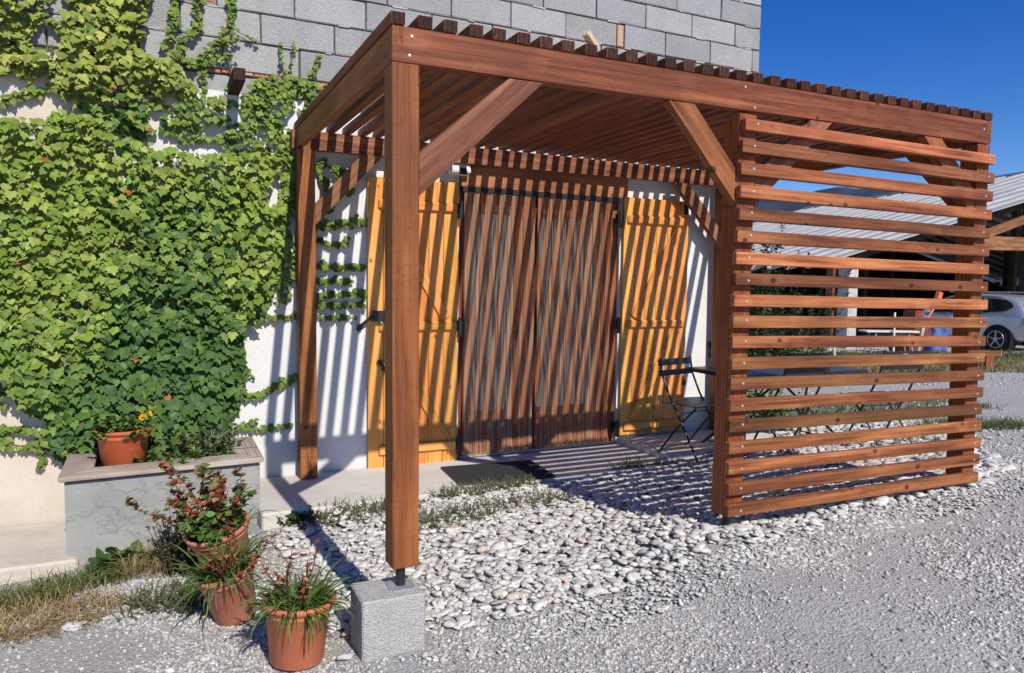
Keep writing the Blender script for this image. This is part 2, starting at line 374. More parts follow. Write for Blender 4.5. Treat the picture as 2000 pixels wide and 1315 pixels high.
ii, jj = np.meshgrid(np.arange(nx-1), np.arange(ny-1), indexing='ij'); q = (ii*ny+jj).ravel()
ground = link('ground', np_mesh('ground', V, np.stack([q, q+ny, q+ny+1, q+1], 1), smooth=True), M_GRAVEL)
tag(ground, 'grey crushed gravel yard sloping gently away from the pergola', kind='structure')

def in_poly(x, y, poly):
    x = np.asarray(x); y = np.asarray(y); r = np.zeros(x.shape, bool); n = len(poly)
    for i in range(n):
        (x1, y1), (x2, y2) = poly[i], poly[(i+1) % n]
        c = ((y1 > y) != (y2 > y)) & (x < (x2-x1)*(y-y1)/((y2-y1) or 1e-9)+x1); r ^= c
    return r
PEBBLE = [(-.12,.16),(.18,.02),(.55,-.09),(.88,-.13),(1.27,-.09),(1.6,-.12),(1.9,-.17),(2.4,-.12),(3.1,-.04),(3.6,-.03),(4.2,-.03),(4.6,.10),(5.0,.30),(5.5,.8),(6.3,1.4),(6.6,2.4),(5.6,3.3),(4.75,3.3),(4.7,2.3),(2.9,2.3),(2.85,1.93),(-.12,1.97),(-.30,1.6),(-.2,1.0),(-.14,.7),(-.2,.3)]
WALL_Y = 2.92
# concrete strip along the house, a raised slab at its right end, the old walkway on the left
slab = box('concrete_slab', (-.30, 1.95, -.60), (3.13, 2.905, -.27), M_SLAB, None, .012); tag(slab, 'pale concrete slab in front of the door', kind='structure')
slab2 = box('raised_slab', (3.13, 2.10, -.60), (4.68, 2.905, -.205), M_SLAB, None, .012); tag(slab2, 'slightly higher concrete slab under the right shutter', kind='structure')
walk = box('walkway', (-9.0, 2.02, -.75), (-1.36, 2.905, -.435), M_WALK, None, .015); tag(walk, 'old concrete walkway left of the planter', kind='structure')

# ------------------------------------------------------------------ house
house = empty('house', (0, 2.92, 0))
tag(house, 'house of bare grey concrete blocks above a white rendered ground floor', 'house')
def hb(name, lo, hi, mat, bev=.004): return box(name, lo, hi, mat, house, bev)
def prism_xz(name, poly, y0, y1, mat, parent):
    bm = bmesh.new(); a = [bm.verts.new((x, y0, z)) for x, z in poly]; b = [bm.verts.new((x, y1, z)) for x, z in poly]
    bm.faces.new(a); bm.faces.new(b[::-1]); n = len(poly)
    for i in range(n): bm.faces.new((a[i], b[i], b[(i+1) % n], a[(i+1) % n]))
    bmesh.ops.recalc_face_normals(bm, faces=bm.faces)
    o = link(name, bm_mesh(name, bm), mat, parent)
    if parent is not None: o.location = -parent.location
    return o
X0, X1, TOP = -12.0, 4.83, 6.6
# structural core (mortar coloured), with the door opening left free
hb('masonry_core', (X0, 2.94, -.9), (1.46, 3.30, 2.12), M_MORTAR, 0); hb('masonry_core', (3.12, 2.94, -.9), (4.695, 3.30, 2.12), M_MORTAR, 0)
hb('masonry_core', (X0, 2.94, 2.12), (X1-.02, 3.30, TOP), M_MORTAR, 0)
hb('side_wall', (X1-.30, 3.30, -.9), (4.695, 11.0, TOP), M_MORTAR, 0); hb('back_wall', (X0, 10.7, -.9), (X1-.30, 11.0, TOP), M_MORTAR, 0)
hb('side_wall', (X0, 3.30, -.9), (X0+.3, 10.7, TOP), M_MORTAR, 0); hb('flat_roof', (X0, 2.94, TOP), (X1-.02, 11.0, TOP+.2), M_MORTAR, 0)
hb('floor', (1.2, 3.30, -.5), (3.4, 6.0, -.28), M_SLAB, 0)
# render skin with a ragged upper edge
top = []; xx = 4.70; rr = random.Random(3)
while xx > X0:
    base = 2.80 if xx < -.72 else (2.66 if xx < .35 else 2.62)
    top.append((xx, base+rr.uniform(-.012, .012))); xx -= rr.uniform(.03, .09) if xx < 1.5 and xx > -2.6 else .6
LEFT = [(X0, -.9), (1.462, -.9), (1.462, 2.10), (1.462, 2.12)]
XR = 4.70
poly = [(X0, -.9), (1.462, -.9), (1.462, 2.235), (3.185, 2.235), (3.185, 2.12), (3.118, 2.12), (3.118, -.9), (XR, -.9)]+top+[(X0, 2.80)]
prism_xz('rendered_wall', poly, 2.905, 2.939, M_PLASTER, house)
# side face of the render
hb('rendered_side', (4.695, 2.94, -.9), (4.705, 11.0, 2.12), M_PLASTER, 0)
# concrete blocks, each its own object
BL, BH, PITCH = .545, .212, .225
phase = {-1: -.42, 0: -.149, 1: .101, 2: .275, 3: .038, 4: .403, 5: .12, 6: .41, 7: .15, 8: .44, 9: .11, 10: .38}
blockcache = {}
def block_mesh(L, v):
    k = (round(L, 2), v)
    if k in blockcache: return blockcache[k]
    bm = bmesh.new(); bm_box(bm, (0, 0, 0), (L, .20, BH)); bmesh.ops.bevel(bm, geom=list(bm.edges), offset=.006, segments=1, affect='EDGES')
    r2 = random.Random(v*31+int(L*100))
    for vt in bm.verts:
        vt.co.x += r2.uniform(-.003, .003); vt.co.z += r2.uniform(-.003, .003); vt.co.y += r2.uniform(-.002, .002)
    me = bm_mesh('block', bm); me.materials.append(M_BLOCK); blockcache[k] = me; return me
SKIP = (3.05, 3.14)
extra = bmesh.new(); nblk = 0
for c in range(-1, 14):
    z0 = 3.055+PITCH*c; ph = phase.get(c, .2 if c % 2 else .45)
    k0 = int((X0-ph)/.557)-1
    for k in range(k0, 40):
        xa, xb = ph+k*.557+.006, ph+(k+1)*.557-.006
        if c == 2 and xa < 3.05 < xb+.05: xb = 3.045
        if c == 2 and xa < 3.14 and xb > 3.2: xa = 3.145
        if xb <= X0 or xa >= X1: continue
        xa = max(xa, X0); xb = min(xb, X1)
        if xb-xa < .05: continue
        L = xb-xa; vis = xa > -2.9 and z0 < 4.75
        if vis:
            o = bpy.data.objects.new('block', block_mesh(L, rr.randrange(4))); COL.objects.link(o); o.parent = house
            o.location = ((xa+xb)/2, 3.02+rr.uniform(-.003, .004)-2.92, z0+PITCH/2); nblk += 1
            o.rotation_euler = (rr.uniform(-.002, .002), rr.uniform(-.003, .003), rr.uniform(-.002, .002))
        elif z0 < TOP-.2: bm_box(extra, ((xa+xb)/2, .10, z0+PITCH/2), (L, .2, BH))
for c in range(-1, 16):                                   # return face of the block wall, out of sight from the yard
    z0 = 3.055+PITCH*c
    for k in range(14):
        ya = .12+.557*k+(.27 if c % 2 else 0)
        bm_box(extra, (X1-.10, ya+.27, z0+PITCH/2), (.2, .545, BH))
# a course of half height under the first full one at the left
o = link('block', bm_mesh('block', extra), M_BLOCK, house); tag(o, kind='stuff')
for xa, xb in ((-.70, -.2), (-.19, .33)):
    b_ = hb('block', (xa, 2.925, 2.665), (xb, 3.0, 2.79), M_BLOCK, .006)
# broken tile course showing orange between the blocks
for i in range(9):
    xa = -.66+i*.115; b_ = hb('tile', (xa, 2.915-rr.uniform(0, .006), 2.802+rr.uniform(-.004, .004)), (xa+.108, 3.0, 2.826+rr.uniform(-.003, .003)), M_BRICK if i % 3 else M_TAN, .004)
hb('brick', (3.058, 2.915, 3.515), (3.125, 3.0, 3.715), M_TAN, .006); hb('brick', (-.55, 2.915, 3.30), (-.47, 3.0, 3.47), M_BRICK, .006)
# mortar squeezed out of some joints
sq = bmesh.new()
for i in range(160):
    c = rr.randrange(0, 7); x = rr.uniform(-2.2, 4.7); z = 3.055+PITCH*c
    bm_box(sq, (x, .0, z+rr.uniform(-.003, .003)), (rr.uniform(.03, .16), rr.uniform(.010, .022), rr.uniform(.006, .013)), Matrix.Rotation(rr.uniform(-.05, .05), 3, 'Y'))
tag(link('mortar_joint', bm_mesh('mortar_joint', sq), M_JOINT, house), kind='stuff')
# timber lintel over the door
bar('lintel', (1.466, 2.93, 2.232), (3.182, 2.93, 2.232), .11, .27, M_LINTEL, house)
# door frame, leaves, panes
DF = M_DOORWOOD
bar('door_frame', (1.488, 3.0, -.265), (1.488, 3.0, 2.09), .12, .05, DF, house, (1, 0, 0)); bar('door_frame', (3.05, 3.0, -.265), (3.05, 3.0, 2.09), .12, .13, DF, house, (1, 0, 0))
bar('door_frame', (1.515, 3.0, 2.065), (2.983, 3.0, 2.065), .118, .06, DF, house)
M_NET = MT('net_curtain_grey', .9, .05); _c = M_NET.coord(); _n = M_NET.noise(M_NET.map(_c, (160, 4, 6)), 1.0, 3, .7)
M_NET.col(M_NET.ramp(_n, [(.3, (.04, .043, .045)), (.55, (.09, .095, .097)), (.75, (.17, .18, .18))])); M_NET = M_NET.m
M_PANE = MT('window_pane', .04, .5); M_PANE.col((.9, .95, .95)); _g = M_PANE.n('BsdfTransparent'); _m = M_PANE.n('MixShader'); M_PANE.i(_m, 0, .33)
M_PANE.t.links.new(_g.outputs[0], _m.inputs[1]); M_PANE.t.links.new(M_PANE.b.outputs[0], _m.inputs[2])
M_PANE.t.links.new(_m.outputs[0], [x for x in M_PANE.t.nodes if x.type == 'OUTPUT_MATERIAL'][0].inputs[0]); M_PANE = M_PANE.m
def door_leaf(xa, xb, gx0, gx1, gz0, gz1, hx):
    d = tag(empty('door', (0, 0, 0)), None); d.parent = house; d.location = (0, -2.92, 0); yc = 2.985
    def dbar(nm, p0, p1, wy, hz, mat, up=(0, 0, 1)):
        return bar_abs(nm, p0, p1, wy, hz, mat, d, up)
    zb, zt = -.255, 2.03
    dbar('stile', ((xa+gx0)/2, yc, zb), ((xa+gx0)/2, yc, zt), .045, gx0-xa, DF, (1, 0, 0)); dbar('stile', ((xb+gx1)/2, yc, zb), ((xb+gx1)/2, yc, zt), .045, xb-gx1, DF, (1, 0, 0))
    dbar('rail', (gx0, yc, (gz1+zt)/2), (gx1, yc, (gz1+zt)/2), .044, zt-gz1, DF); dbar('rail', (gx0, yc, gz0-.05), (gx1, yc, gz0-.05), .044, .10, DF)
    dbar('rail', (gx0, yc, zb+.05), (gx1, yc, zb+.05), .044, .10, DF); dbar('panel', (gx0, yc+.008, (gz0+zb)/2), (gx1, yc+.008, (gz0+zb)/2), .02, gz0-zb-.2, DF)
    dbar('moulding', (gx0+.02, yc-.02, gz0-.03), (gx1-.02, yc-.02, gz0-.03), .014, .016, DF); dbar('moulding', (gx0+.02, yc-.02, gz0-.075), (gx1-.02, yc-.02, gz0-.075), .014, .012, DF)
    p = link('pane', mesh('pane', [(gx0, yc, gz0), (gx1, yc, gz0), (gx1, yc, gz1), (gx0, yc, gz1)], [(0, 1, 2, 3)]), M_PANE, d)
    nv, nf = [], []; n = 60
    for i in range(n+1):
        x = gx0+(gx1-gx0)*i/n; y = yc+.05+.012*math.sin(i*1.7)+.006*math.sin(i*.6)
        nv += [(x, y, gz0-.03), (x, y, gz1+.03)]
        if i: nf.append((2*i-2, 2*i, 2*i+1, 2*i-1))
    link('net_curtain', mesh('net_curtain', nv, nf), M_NET, d, True)
    if hx:
        bm = bmesh.new(); bm_box(bm, (hx, yc-.03, .79), (.035, .012, .22)); bm_cyl(bm, (hx, yc-.03, .83), (hx, yc-.075, .83), .009); bm_cyl(bm, (hx, yc-.07, .83), (hx-.10, yc-.07, .83), .009); bm_cyl(bm, (hx, yc-.03, .73), (hx, yc-.05, .73), .012)
        link('handle', bm_mesh('handle', bm), M_BLACK, d)
def bar_abs(nm, p0, p1, wy, hz, mat, parent, up=(0, 0, 1), bev=.003):
    """bar given in world metres under a parent that sits (with its own parent) at world origin"""
    o = bar(nm, p0, p1, wy, hz, mat, None, up, bev); o.parent = parent; return o
door_leaf(1.515, 2.165, 1.60, 2.03, .13, 1.90, 2.085)
door_leaf(2.195, 2.983, 2.27, 2.87, .13, 1.90, None)
hb('threshold', (1.48, 2.90, -.268), (3.11, 3.06, -.25), M_SLAB, .003)

# ------------------------------------------------------------------ shutters
def shutter(xa, xb, zb, zt, nb, ledz, diag, label, hinge_x, lx0, lx1):
    s = empty('shutter'); s.parent = house; s.location = (0, -2.92, 0); s['label'] = label
    wd = (xb-xa)/nb; y = 2.872
    for i in range(nb):
        x = xa+wd*(i+.5); bar_abs('board', (x, y, zb+rr.uniform(-.002, .002)), (x, y, zt+rr.uniform(-.002, .002)), .028, wd-.003, M_SHUT, s, (1, 0, 0), .0035)
    yl = y-.014-.014
    for z0, z1 in ledz:
        bar_abs('ledge', (lx0, yl, (z0+z1)/2), (lx1, yl, (z0+z1)/2), .028, z1-z0, M_SHUT, s, (0, 0, 1), .012)
    for (p, q_) in diag: bar_abs('diagonal_brace', (p[0], y-.014-.009, p[1]), (q_[0], y-.014-.009, q_[1]), .018, .085, M_SHUT, s, (0, -1, 0) if 0 else Vector((q_[0]-p[0], 0, q_[1]-p[1])).cross(Vector((0, 1, 0))), .003)
    for z0, z1 in ledz:
        z = (z0+z1)/2; bm = bmesh.new()
        bm_cyl(bm, (hinge_x, y-.03, z-.07), (hinge_x, y-.03, z+.07), .017); bm_box(bm, (hinge_x, y+.0, z), (.05, .05, .09)); bm_cyl(bm, (hinge_x, y-.03, z-.085), (hinge_x, y-.03, z-.07), .022)
        link('hinge', bm_mesh('hinge', bm), M_BLACK, s)
    return s
sl = shutter(.652, 1.438, -.275, 2.12, 6, ((1.865, 1.945), (.865, .945), (-.165, -.085)), (((.80, 1.84), (1.33, .97)), ((.80, .84), (1.33, -.06))), 'golden wooden shutter folded open left of the door', 1.452, .74, 1.425)
sr = shutter(3.135, 3.91, -.19, 2.11, 6, ((1.86, 1.945), (.86, .935), (-.145, -.06)), (((3.27, .96), (3.78, 1.84)), ((3.27, -.03), (3.78, .84))), 'golden wooden shutter folded open right of the door', 3.085, 3.17, 3.87)
bm = bmesh.new(); bm_box(bm, (.745, 2.825, .995), (.13, .035, .085)); bm_cyl(bm, (.70, 2.83, 1.01), (.60, 2.86, .92), .012); bm_cyl(bm, (.60, 2.86, .92), (.575, 2.88, .88), .02); bm_box(bm, (.59, 2.885, .90), (.04, .03, .035))
link('catch', bm_mesh('catch', bm), M_BLACK, sl)
bm = bmesh.new(); bm_cyl(bm, (.755, 2.858, .99), (.755, 2.81, .93), .014, .012); link('catch_lever', bm_mesh('catch_lever', bm), M_GALV, sl)
bm = bmesh.new(); bm_cyl(bm, (.745, 2.858, .615), (.745, 2.83, .615), .022, n=14); bm_cyl(bm, (.745, 2.835, .605), (.775, 2.82, .565), .012); bm_cyl(bm, (.775, 2.83, .56), (.775, 2.81, .56), .022, n=14)
link('bolt_knob', bm_mesh('bolt_knob', bm), M_BLACK, sl)
bm = bmesh.new(); bm_cyl(bm, (3.86, 2.86, 2.07), (3.86, 2.80, 2.07), .016); bm_box(bm, (3.865, 2.85, 2.03), (.03, .02, .10)); bm_box(bm, (3.89, 2.85, .30), (.03, .04, .05)); link('catch', bm_mesh('catch', bm), M_BLACK, sr)
# concrete stub timber over the ivy
st = bar('wall_stub', (-.352, 2.45, 2.69), (-.350, 2.93, 2.69), .080, .085, M_ENDG); tag(st, 'dark sawn beam end sticking out of the ivy-covered wall', 'beam end')

# ------------------------------------------------------------------ strand curtain in front of the door
cur = tag(empty('door_curtain', (0, 0, 0)), 'reddish brown strand curtain hanging in two halves across the doorway', 'curtain')
M_STR = MT('chenille_strand', .95, .1); _a = M_STR.n('Attribute'); _a.attribute_name = 'tint'; M_STR.col(_a.outputs[0]); M_STR = M_STR.m
bm = bmesh.new(); bm_box(bm, (2.30, 2.875, 2.075), (1.64, .04, .045)); link('curtain_rail', bm_mesh('curtain_rail', bm), M_BLACK, cur)
def strands(x0, x1, seed):
    r3 = random.Random(seed); V, F, C = [], [], []; x = x0; n = 14
    while x < x1:
        wd = .0042+r3.uniform(0, .0018); ph = r3.uniform(-.3, .3); c = r3.choice([(.46, .20, .105), (.52, .26, .15), (.40, .155, .08), (.50, .31, .21)]); zb = -.235+r3.uniform(-.008, .006)
        for k in range(n+1):
            t = k/n; z = 2.06+(zb-2.06)*t
            fold = math.sin(x*26+1.3*math.sin(z*2.2+x*3))*.007*t**.4+math.sin(x*61+z*1.6)*.003
            yy = 2.868+fold+.006*math.sin(z*5+ph); xx_ = x+.004*math.sin(z*3.1+x*8)*t
            b = len(V); V += [(xx_-wd/2, yy, z), (xx_+wd/2, yy, z), (xx_+wd/2, yy+.003, z), (xx_-wd/2, yy+.003, z)]; C += [c]*4
            if k:
                p = b-4
                F += [(p, p+1, b+1, b), (p+1, p+2, b+2, b+1), (p+2, p+3, b+3, b+2), (p+3, p, b, b+3)]
        x += r3.choice((.0078, .009, .0098, .0115))
    o = link('strands', np_mesh('strands', np.array(V), np.array(F), np.array(C)), M_STR, cur); tag(o, kind='stuff')
strands(1.50, 2.185, 1); strands(2.215, 3.0, 2)

# ------------------------------------------------------------------ lamp above the left shutter
lamp = tag(empty('wall_lamp', (1.43, 2.90, 2.24)), 'small white floodlight on the wall above the left shutter', 'lamp')
bm = bmesh.new(); bm_box(bm, (0, -.07, -.01), (.19, .07, .085), Matrix.Rotation(R_(-25), 3, 'X')); bmesh.ops.bevel(bm, geom=list(bm.edges), offset=.008, segments=2, affect='EDGES'); link('housing', bm_mesh('housing', bm), M_WHITEPL, lamp)
bm = bmesh.new(); bm_box(bm, (.02, -.115, -.03), (.06, .03, .045), Matrix.Rotation(R_(-25), 3, 'X')); bm_cyl(bm, (.02, -.12, -.03), (.02, -.135, -.04), .016); link('sensor', bm_mesh('sensor', bm), M_BLACK, lamp)
bm = bmesh.new(); bm_box(bm, (0, -.005, .03), (.08, .03, .10)); bm_box(bm, (0, -.04, .05), (.03, .06, .02)); link('bracket', bm_mesh('bracket', bm), M_WHITEPL, lamp)

# ------------------------------------------------------------------ pergola
perg = tag(empty('pergola', (0, 0, 0)), 'brown stained timber pergola with batten roof and slatted side screen', 'pergola')
W_ = .12; HB = 2.18
def pbar(nm, p0, p1, wy, hz, mat, up=(0, 0, 1), bev=.003, me=None): return bar(nm, p0, p1, wy, hz, mat, perg, up, bev, me)
def post(x0, y0, zb, zt, xb=None, w2=W_):
    xb = x0 if xb is None else xb
    return pbar('post', (xb+w2/2, y0+w2/2, zb), (x0+w2/2, y0+w2/2, zt), w2, w2, M_POST, (1, 0, 0), .004)
post(0.0, 0, 0, 2.1785, .004); post(1.902, 0, -.004, 2.1785, 1.885); post(3.925, 0, .0, 2.205, 3.935)
post(.08, 2.72, -.268, 2.268, .085, .13); post(4.215, 2.72, -.203, 2.268, 4.225)
# front beam: full length lower half, upper half notched back at both ends
def front_beam():
    L = 4.053; z0, z1, zm = 2.18, 2.328, 2.254; a, b = .045, L-.045; y0, y1 = 0.0, .06
    prof = [(0, z0), (L, z0), (L, zm), (b, zm), (b, z1), (a, z1), (a, zm), (0, zm)]
    bm = bmesh.new()
    def P(x, z): return (x-L/2, 0, z-2.254+.033*(x/L-.5))
    f = [bm.verts.new((P(x, z)[0], y0-.03, P(x, z)[2])) for x, z in prof]; k = [bm.verts.new((P(x, z)[0], y1-.03, P(x, z)[2])) for x, z in prof]
    bm.faces.new(f[::-1]); bm.faces.new(k)
    for i in range(8): bm.faces.new((f[i], f[(i+1) % 8], k[(i+1) % 8], k[i]))
    bmesh.ops.recalc_face_normals(bm, faces=bm.faces); bmesh.ops.bevel(bm, geom=list(bm.edges), offset=.0025, segments=1, affect='EDGES')
    o = link('front_beam', bm_mesh('front_beam', bm), M_WOOD, perg); o.location = (L/2, .03, 2.254+.0165); return o
front_beam()
pbar('back_beam', (.05, 2.805, 2.346), (4.40, 2.805, 2.346), .05, .142, M_BRACE, (0, 0, 1))
RL = Vector((.083, 2.84, 0)); 
pbar('rafter', (.0225, .001, 2.256), (.11, 2.87, 2.356), .045, .142, M_WOOD, (0, 0, 1)); pbar('rafter', (4.0305, .001, 2.287), (4.31, 2.87, 2.356), .045, .142, M_WOOD, (0, 0, 1))
NB = 35; bme = None
for i in range(NB):
    t = i/(NB-1); xf = .0245+t*(4.024-.0245); xb = .118+t*(4.345-.118)
    xf += rr.uniform(-.005, .005) if 0 < i < NB-1 else 0; xb += rr.uniform(-.006, .006) if i else 0
    zf = 2.331+.033*t+.027; zbk = 2.4125+.0245+.026
    if bme is None:
        L = (Vector((xb, 2.90, zbk))-Vector((xf, -.006, zf))).length; bme = beam_mesh(L, .063, .052, .003); bme.materials.append(M_BATTEN); bme.materials.append(M_ENDG)
        for f_ in bme.polygons: f_.material_index = 1 if abs(f_.normal.x) > .9 else 0
    pbar('batten', (xf, -.006+rr.uniform(-.003, .003), zf), (xb, 2.90, zbk), 0, 0, M_BATTEN, (0, 0, 1), me=bme)
# braces
def brace(p, q_, wy=.055, hz=.122, mat=M_BRACE):
    """face width hz lies in the plane of the frame"""
    p = Vector(p); q_ = Vector(q_); d = q_-p; n = Vector((0, 1, 0)) if abs(d.x) > abs(d.y) else Vector((1, 0, 0))
    return pbar('brace', p, q_, wy, hz, mat, n.cross(d), .003)
def mitre_brace(pts, y0, y1, axis='x', mat=M_BRACE):
    """parallelogram brace cut flush with post and beam; pts in (u,z)"""
    c = (sum(p[0] for p in pts)/4, sum(p[1] for p in pts)/4); d = Vector((pts[1][0]-pts[0][0], 0, pts[1][1]-pts[0][1])).normalized()
    ang = math.atan2(d.z, d.x); bm = bmesh.new(); yc = (y0+y1)/2; rows = []
    for yy in (y0-yc, y1-yc):
        r = []
        for u, z in pts:
            a, b = u-c[0], z-c[1]; r.append(bm.verts.new((a*math.cos(ang)+b*math.sin(ang), yy, -a*math.sin(ang)+b*math.cos(ang))))
        rows.append(r)
    bm.faces.new(rows[0]); bm.faces.new(rows[1][::-1])
    for i in range(4): bm.faces.new((rows[0][i], rows[1][i], rows[1][(i+1) % 4], rows[0][(i+1) % 4]))
    bmesh.ops.recalc_face_normals(bm, faces=bm.faces); bmesh.ops.bevel(bm, geom=list(bm.edges), offset=.002, segments=1, affect='EDGES')
    o = link('brace', bm_mesh('brace', bm), mat, perg)
    if axis == 'x': o.location = (c[0], yc, c[1]); o.rotation_euler = (0, -ang, 0)
    else:
        o.rotation_mode = 'QUATERNION'; o.location = (yc, c[0], c[1]); o.rotation_quaternion = (Matrix.Rotation(R_(90), 4, 'Z') @ Matrix.Rotation(-ang, 4, 'Y')).to_quaternion()
    return o
mitre_brace([(.121, 1.628), (.721, 2.182), (.545, 2.1795), (.121, 1.812)], .004, .062)
mitre_brace([(1.901, 1.69), (1.434, 2.188), (1.600, 2.190), (1.901, 1.866)], .004, .062, mat=M_WOOD)
mitre_brace([(2.023, 1.69), (2.590, 2.197), (2.424, 2.196), (2.023, 1.866)], .004, .062)
mitre_brace([(3.925, 1.72), (3.393, 2.204), (3.56, 2.204), (3.925, 1.90)], .004, .062, mat=M_WOOD)
mitre_brace([(.212, 1.70), (.742, 2.264), (.575, 2.264), (.212, 1.86)], 2.725, 2.785)
mitre_brace([(4.214, 1.66), (3.62, 2.264), (3.79, 2.264), (4.214, 1.83)], 2.725, 2.785)
mitre_brace([(.121, 1.70), (.58, 2.225), (.42, 2.215), (.121, 1.86)], 3.99, 4.05, 'y', M_WOOD)
mitre_brace([(2.719, 1.70), (2.10, 2.275), (2.26, 2.275), (2.719, 1.86)], 4.235, 4.295, 'y', M_WOOD)
# screen slats: (left x, left z of the top edge, right x, right z of the top edge)
SL = [(1.904,2.144,4.045,2.137),(1.888,2.031,4.045,2.018),(1.884,1.914,4.039,1.902),(1.884,1.794,4.039,1.782),(1.882,1.677,4.033,1.659),(1.872,1.558,4.033,1.542),(1.870,1.442,4.038,1.425),
 (1.868,1.331,4.037,1.311),(1.865,1.217,4.047,1.193),(1.863,1.103,4.047,1.074),(1.860,.994,4.046,.952),(1.861,.878,4.045,.839),(1.858,.768,4.050,.723),(1.859,.652,4.049,.610),(1.860,.538,4.047,.496),(1.862,.418,4.051,.386),(1.863,.307,4.056,.271),(1.864,.191,4.049,.157),(1.865,.073,4.043,.039)]
scr = bmesh.new()
def screw(x, y, z): bm_cyl(scr, (x, y, z), (x, y-.003, z), .0075, .006, 8)
SH = .066
for i, (xa, za, xb, zb) in enumerate(SL):
    h = SH if i else .062
    pbar('slat', (xa, -.0225, za-h/2), (xb, -.0225, zb-h/2), .039, h, M_SLAT, (0, 0, 1), .0035)
    screw(xa+.085+rr.uniform(-.006, .006), -.0435, za-h/2+rr.uniform(-.008, .008)); screw(xb-.075+rr.uniform(-.01, .01), -.0435, zb-h/2+rr.uniform(-.01, .01))
for x, z in ((.085, 2.292), (.075, 2.212), (2.0, 2.215), (1.93, 2.315), (3.97, 2.30)): screw(x, -.001, z)
tag(link('screws', bm_mesh('screws', scr), M_SCREW, perg), kind='stuff')
# adjustable steel feet
def foot(x, y, z0, z1, plate):
    bm = bmesh.new(); bm_cyl(bm, (x, y, z0), (x, y, z1), .0215, n=16); link('post_foot', bm_mesh('post_foot', bm), M_BLACK, perg)
    if plate:
        bm = bmesh.new(); bm_box(bm, (x, y, z0+.003), (.115, .115, .006), Matrix.Rotation(R_(-3), 3, 'Z')); bmesh.ops.bevel(bm, geom=[e for e in bm.edges if abs(e.verts[0].co.z-e.verts[1].co.z) > .004], offset=.012, segments=3, affect='EDGES'); link('foot_plate', bm_mesh('foot_plate', bm), M_GALV, perg)
foot(.055, .055, -.098, .0, True); foot(1.945, .06, -.16, -.004, False); foot(3.99, .06, -.12, .0, False)
# footing
ft = box('footing_block', (-.14, -.118, -.185), (.14, .118, .185), M_FOOT, None, .008); ft.location = (-.004, .055, -.283); ft.rotation_euler = (0, 0, R_(-1.5))
bpy.context.view_layer.update()
ft.data.transform(Matrix.Identity(4)); tag(ft, 'square concrete footing block under the front left pergola post', 'concrete block')
oc = bar('offcut', (.93, -.015, 2.435), (1.01, .02, 2.385), .035, .03, M_OFFCUT); tag(oc, 'short pale wooden offcut lying on top of the pergola battens', 'wood offcut')

# ------------------------------------------------------------------ doormat
dm = tag(empty('doormat', (1.575, 2.315, -.27), R_(-6)), 'black rubber honeycomb doormat on the slab by the door', 'doormat')
bm = bmesh.new(); bm_box(bm, (0, 0, .003), (.80, .56, .004)); link('mat_base', bm_mesh('mat_base', bm), M_RUBBER2, dm); bm = bmesh.new()
for s in (-1, 1): bm_box(bm, (0, s*.275, .009), (.80, .012, .014)); bm_box(bm, (s*.395, 0, .0088), (.012, .54, .0136))
link('mat_border', bm_mesh('mat_border', bm), M_RUBBER, dm)
bm = bmesh.new(); p = .030
for i in range(26):
    for j in range(18):
        cx_, cy_ = -.375+i*p, -.255+j*p; r = bmesh.ops.create_cone(bm, cap_ends=False, segments=6, radius1=.0125, radius2=.0125, depth=.014)
        bmesh.ops.translate(bm, verts=r['verts'], vec=(cx_+(p/2 if j % 2 else 0)*.9, cy_, .012))
sol = link('mat_cells', bm_mesh('mat_cells', bm), M_RUBBER, dm); tag(sol, kind='stuff')
md = sol.modifiers.new('thick', 'SOLIDIFY'); md.thickness = .004; md.offset = 0

# ------------------------------------------------------------------ planter
pl = tag(empty('planter', (0, 0, 0)), 'long rendered masonry planter with weathered board rim against the wall', 'planter')
def quad_ring(x0, x1, y0, y1, t, z0, z1):
    bm = bmesh.new(); bm_box(bm, ((x0+x1)/2, y0+t/2, (z0+z1)/2), (x1-x0, t, z1-z0)); bm_box(bm, (x0+t/2, (y0+t+y1)/2, (z0+z1)/2-.0005), (t, y1-y0-t, z1-z0-.001)); bm_box(bm, (x1-t/2, (y0+t+y1)/2, (z0+z1)/2-.0005), (t, y1-y0-t, z1-z0-.001)); return bm
bm = quad_ring(-1.425, -.285, 2.09, 2.90, .13, -.60, .022)
for v in bm.verts: v.co.y += (v.co.x+1.425)*.055 if v.co.y < 2.5 else 0
link('basin', bm_mesh('basin', bm), M_PLANTER, pl)
def board_poly(pts, z0, z1):
    n = len(pts); c = sum((Vector((*p, 0)) for p in pts), Vector())/n; bm = bmesh.new()
    d = (Vector((*pts[1], 0))-Vector((*pts[0], 0))).normalized(); ang = math.atan2(d.y, d.x)
    R = Matrix.Rotation(-ang, 3, 'Z'); lo = [bm.verts.new(R @ (Vector((*p, 0))-c)+Vector((0, 0, -(z1-z0)/2))) for p in pts]; hi = [bm.verts.new(R @ (Vector((*p, 0))-c)+Vector((0, 0, (z1-z0)/2))) for p in pts]
    bm.faces.new(lo[::-1]); bm.faces.new(hi)
    for i in range(n): bm.faces.new((lo[i], lo[(i+1) % n], hi[(i+1) % n], hi[i]))
    bmesh.ops.recalc_face_normals(bm, faces=bm.faces); bmesh.ops.bevel(bm, geom=list(bm.edges), offset=.005, segments=2, affect='EDGES')
    o = link('rim_board', bm_mesh('rim_board', bm), M_GREYWOOD, pl); o.location = (c.x, c.y, (z0+z1)/2); o.rotation_euler = (0, 0, ang); return o
board_poly([(-1.455, 2.05), (-.262, 2.115), (-.435, 2.305), (-1.275, 2.262)], .036, .070)
board_poly([(-1.455, 2.056), (-1.278, 2.266), (-1.285, 2.89), (-1.46, 2.89)][::-1], .036, .069)
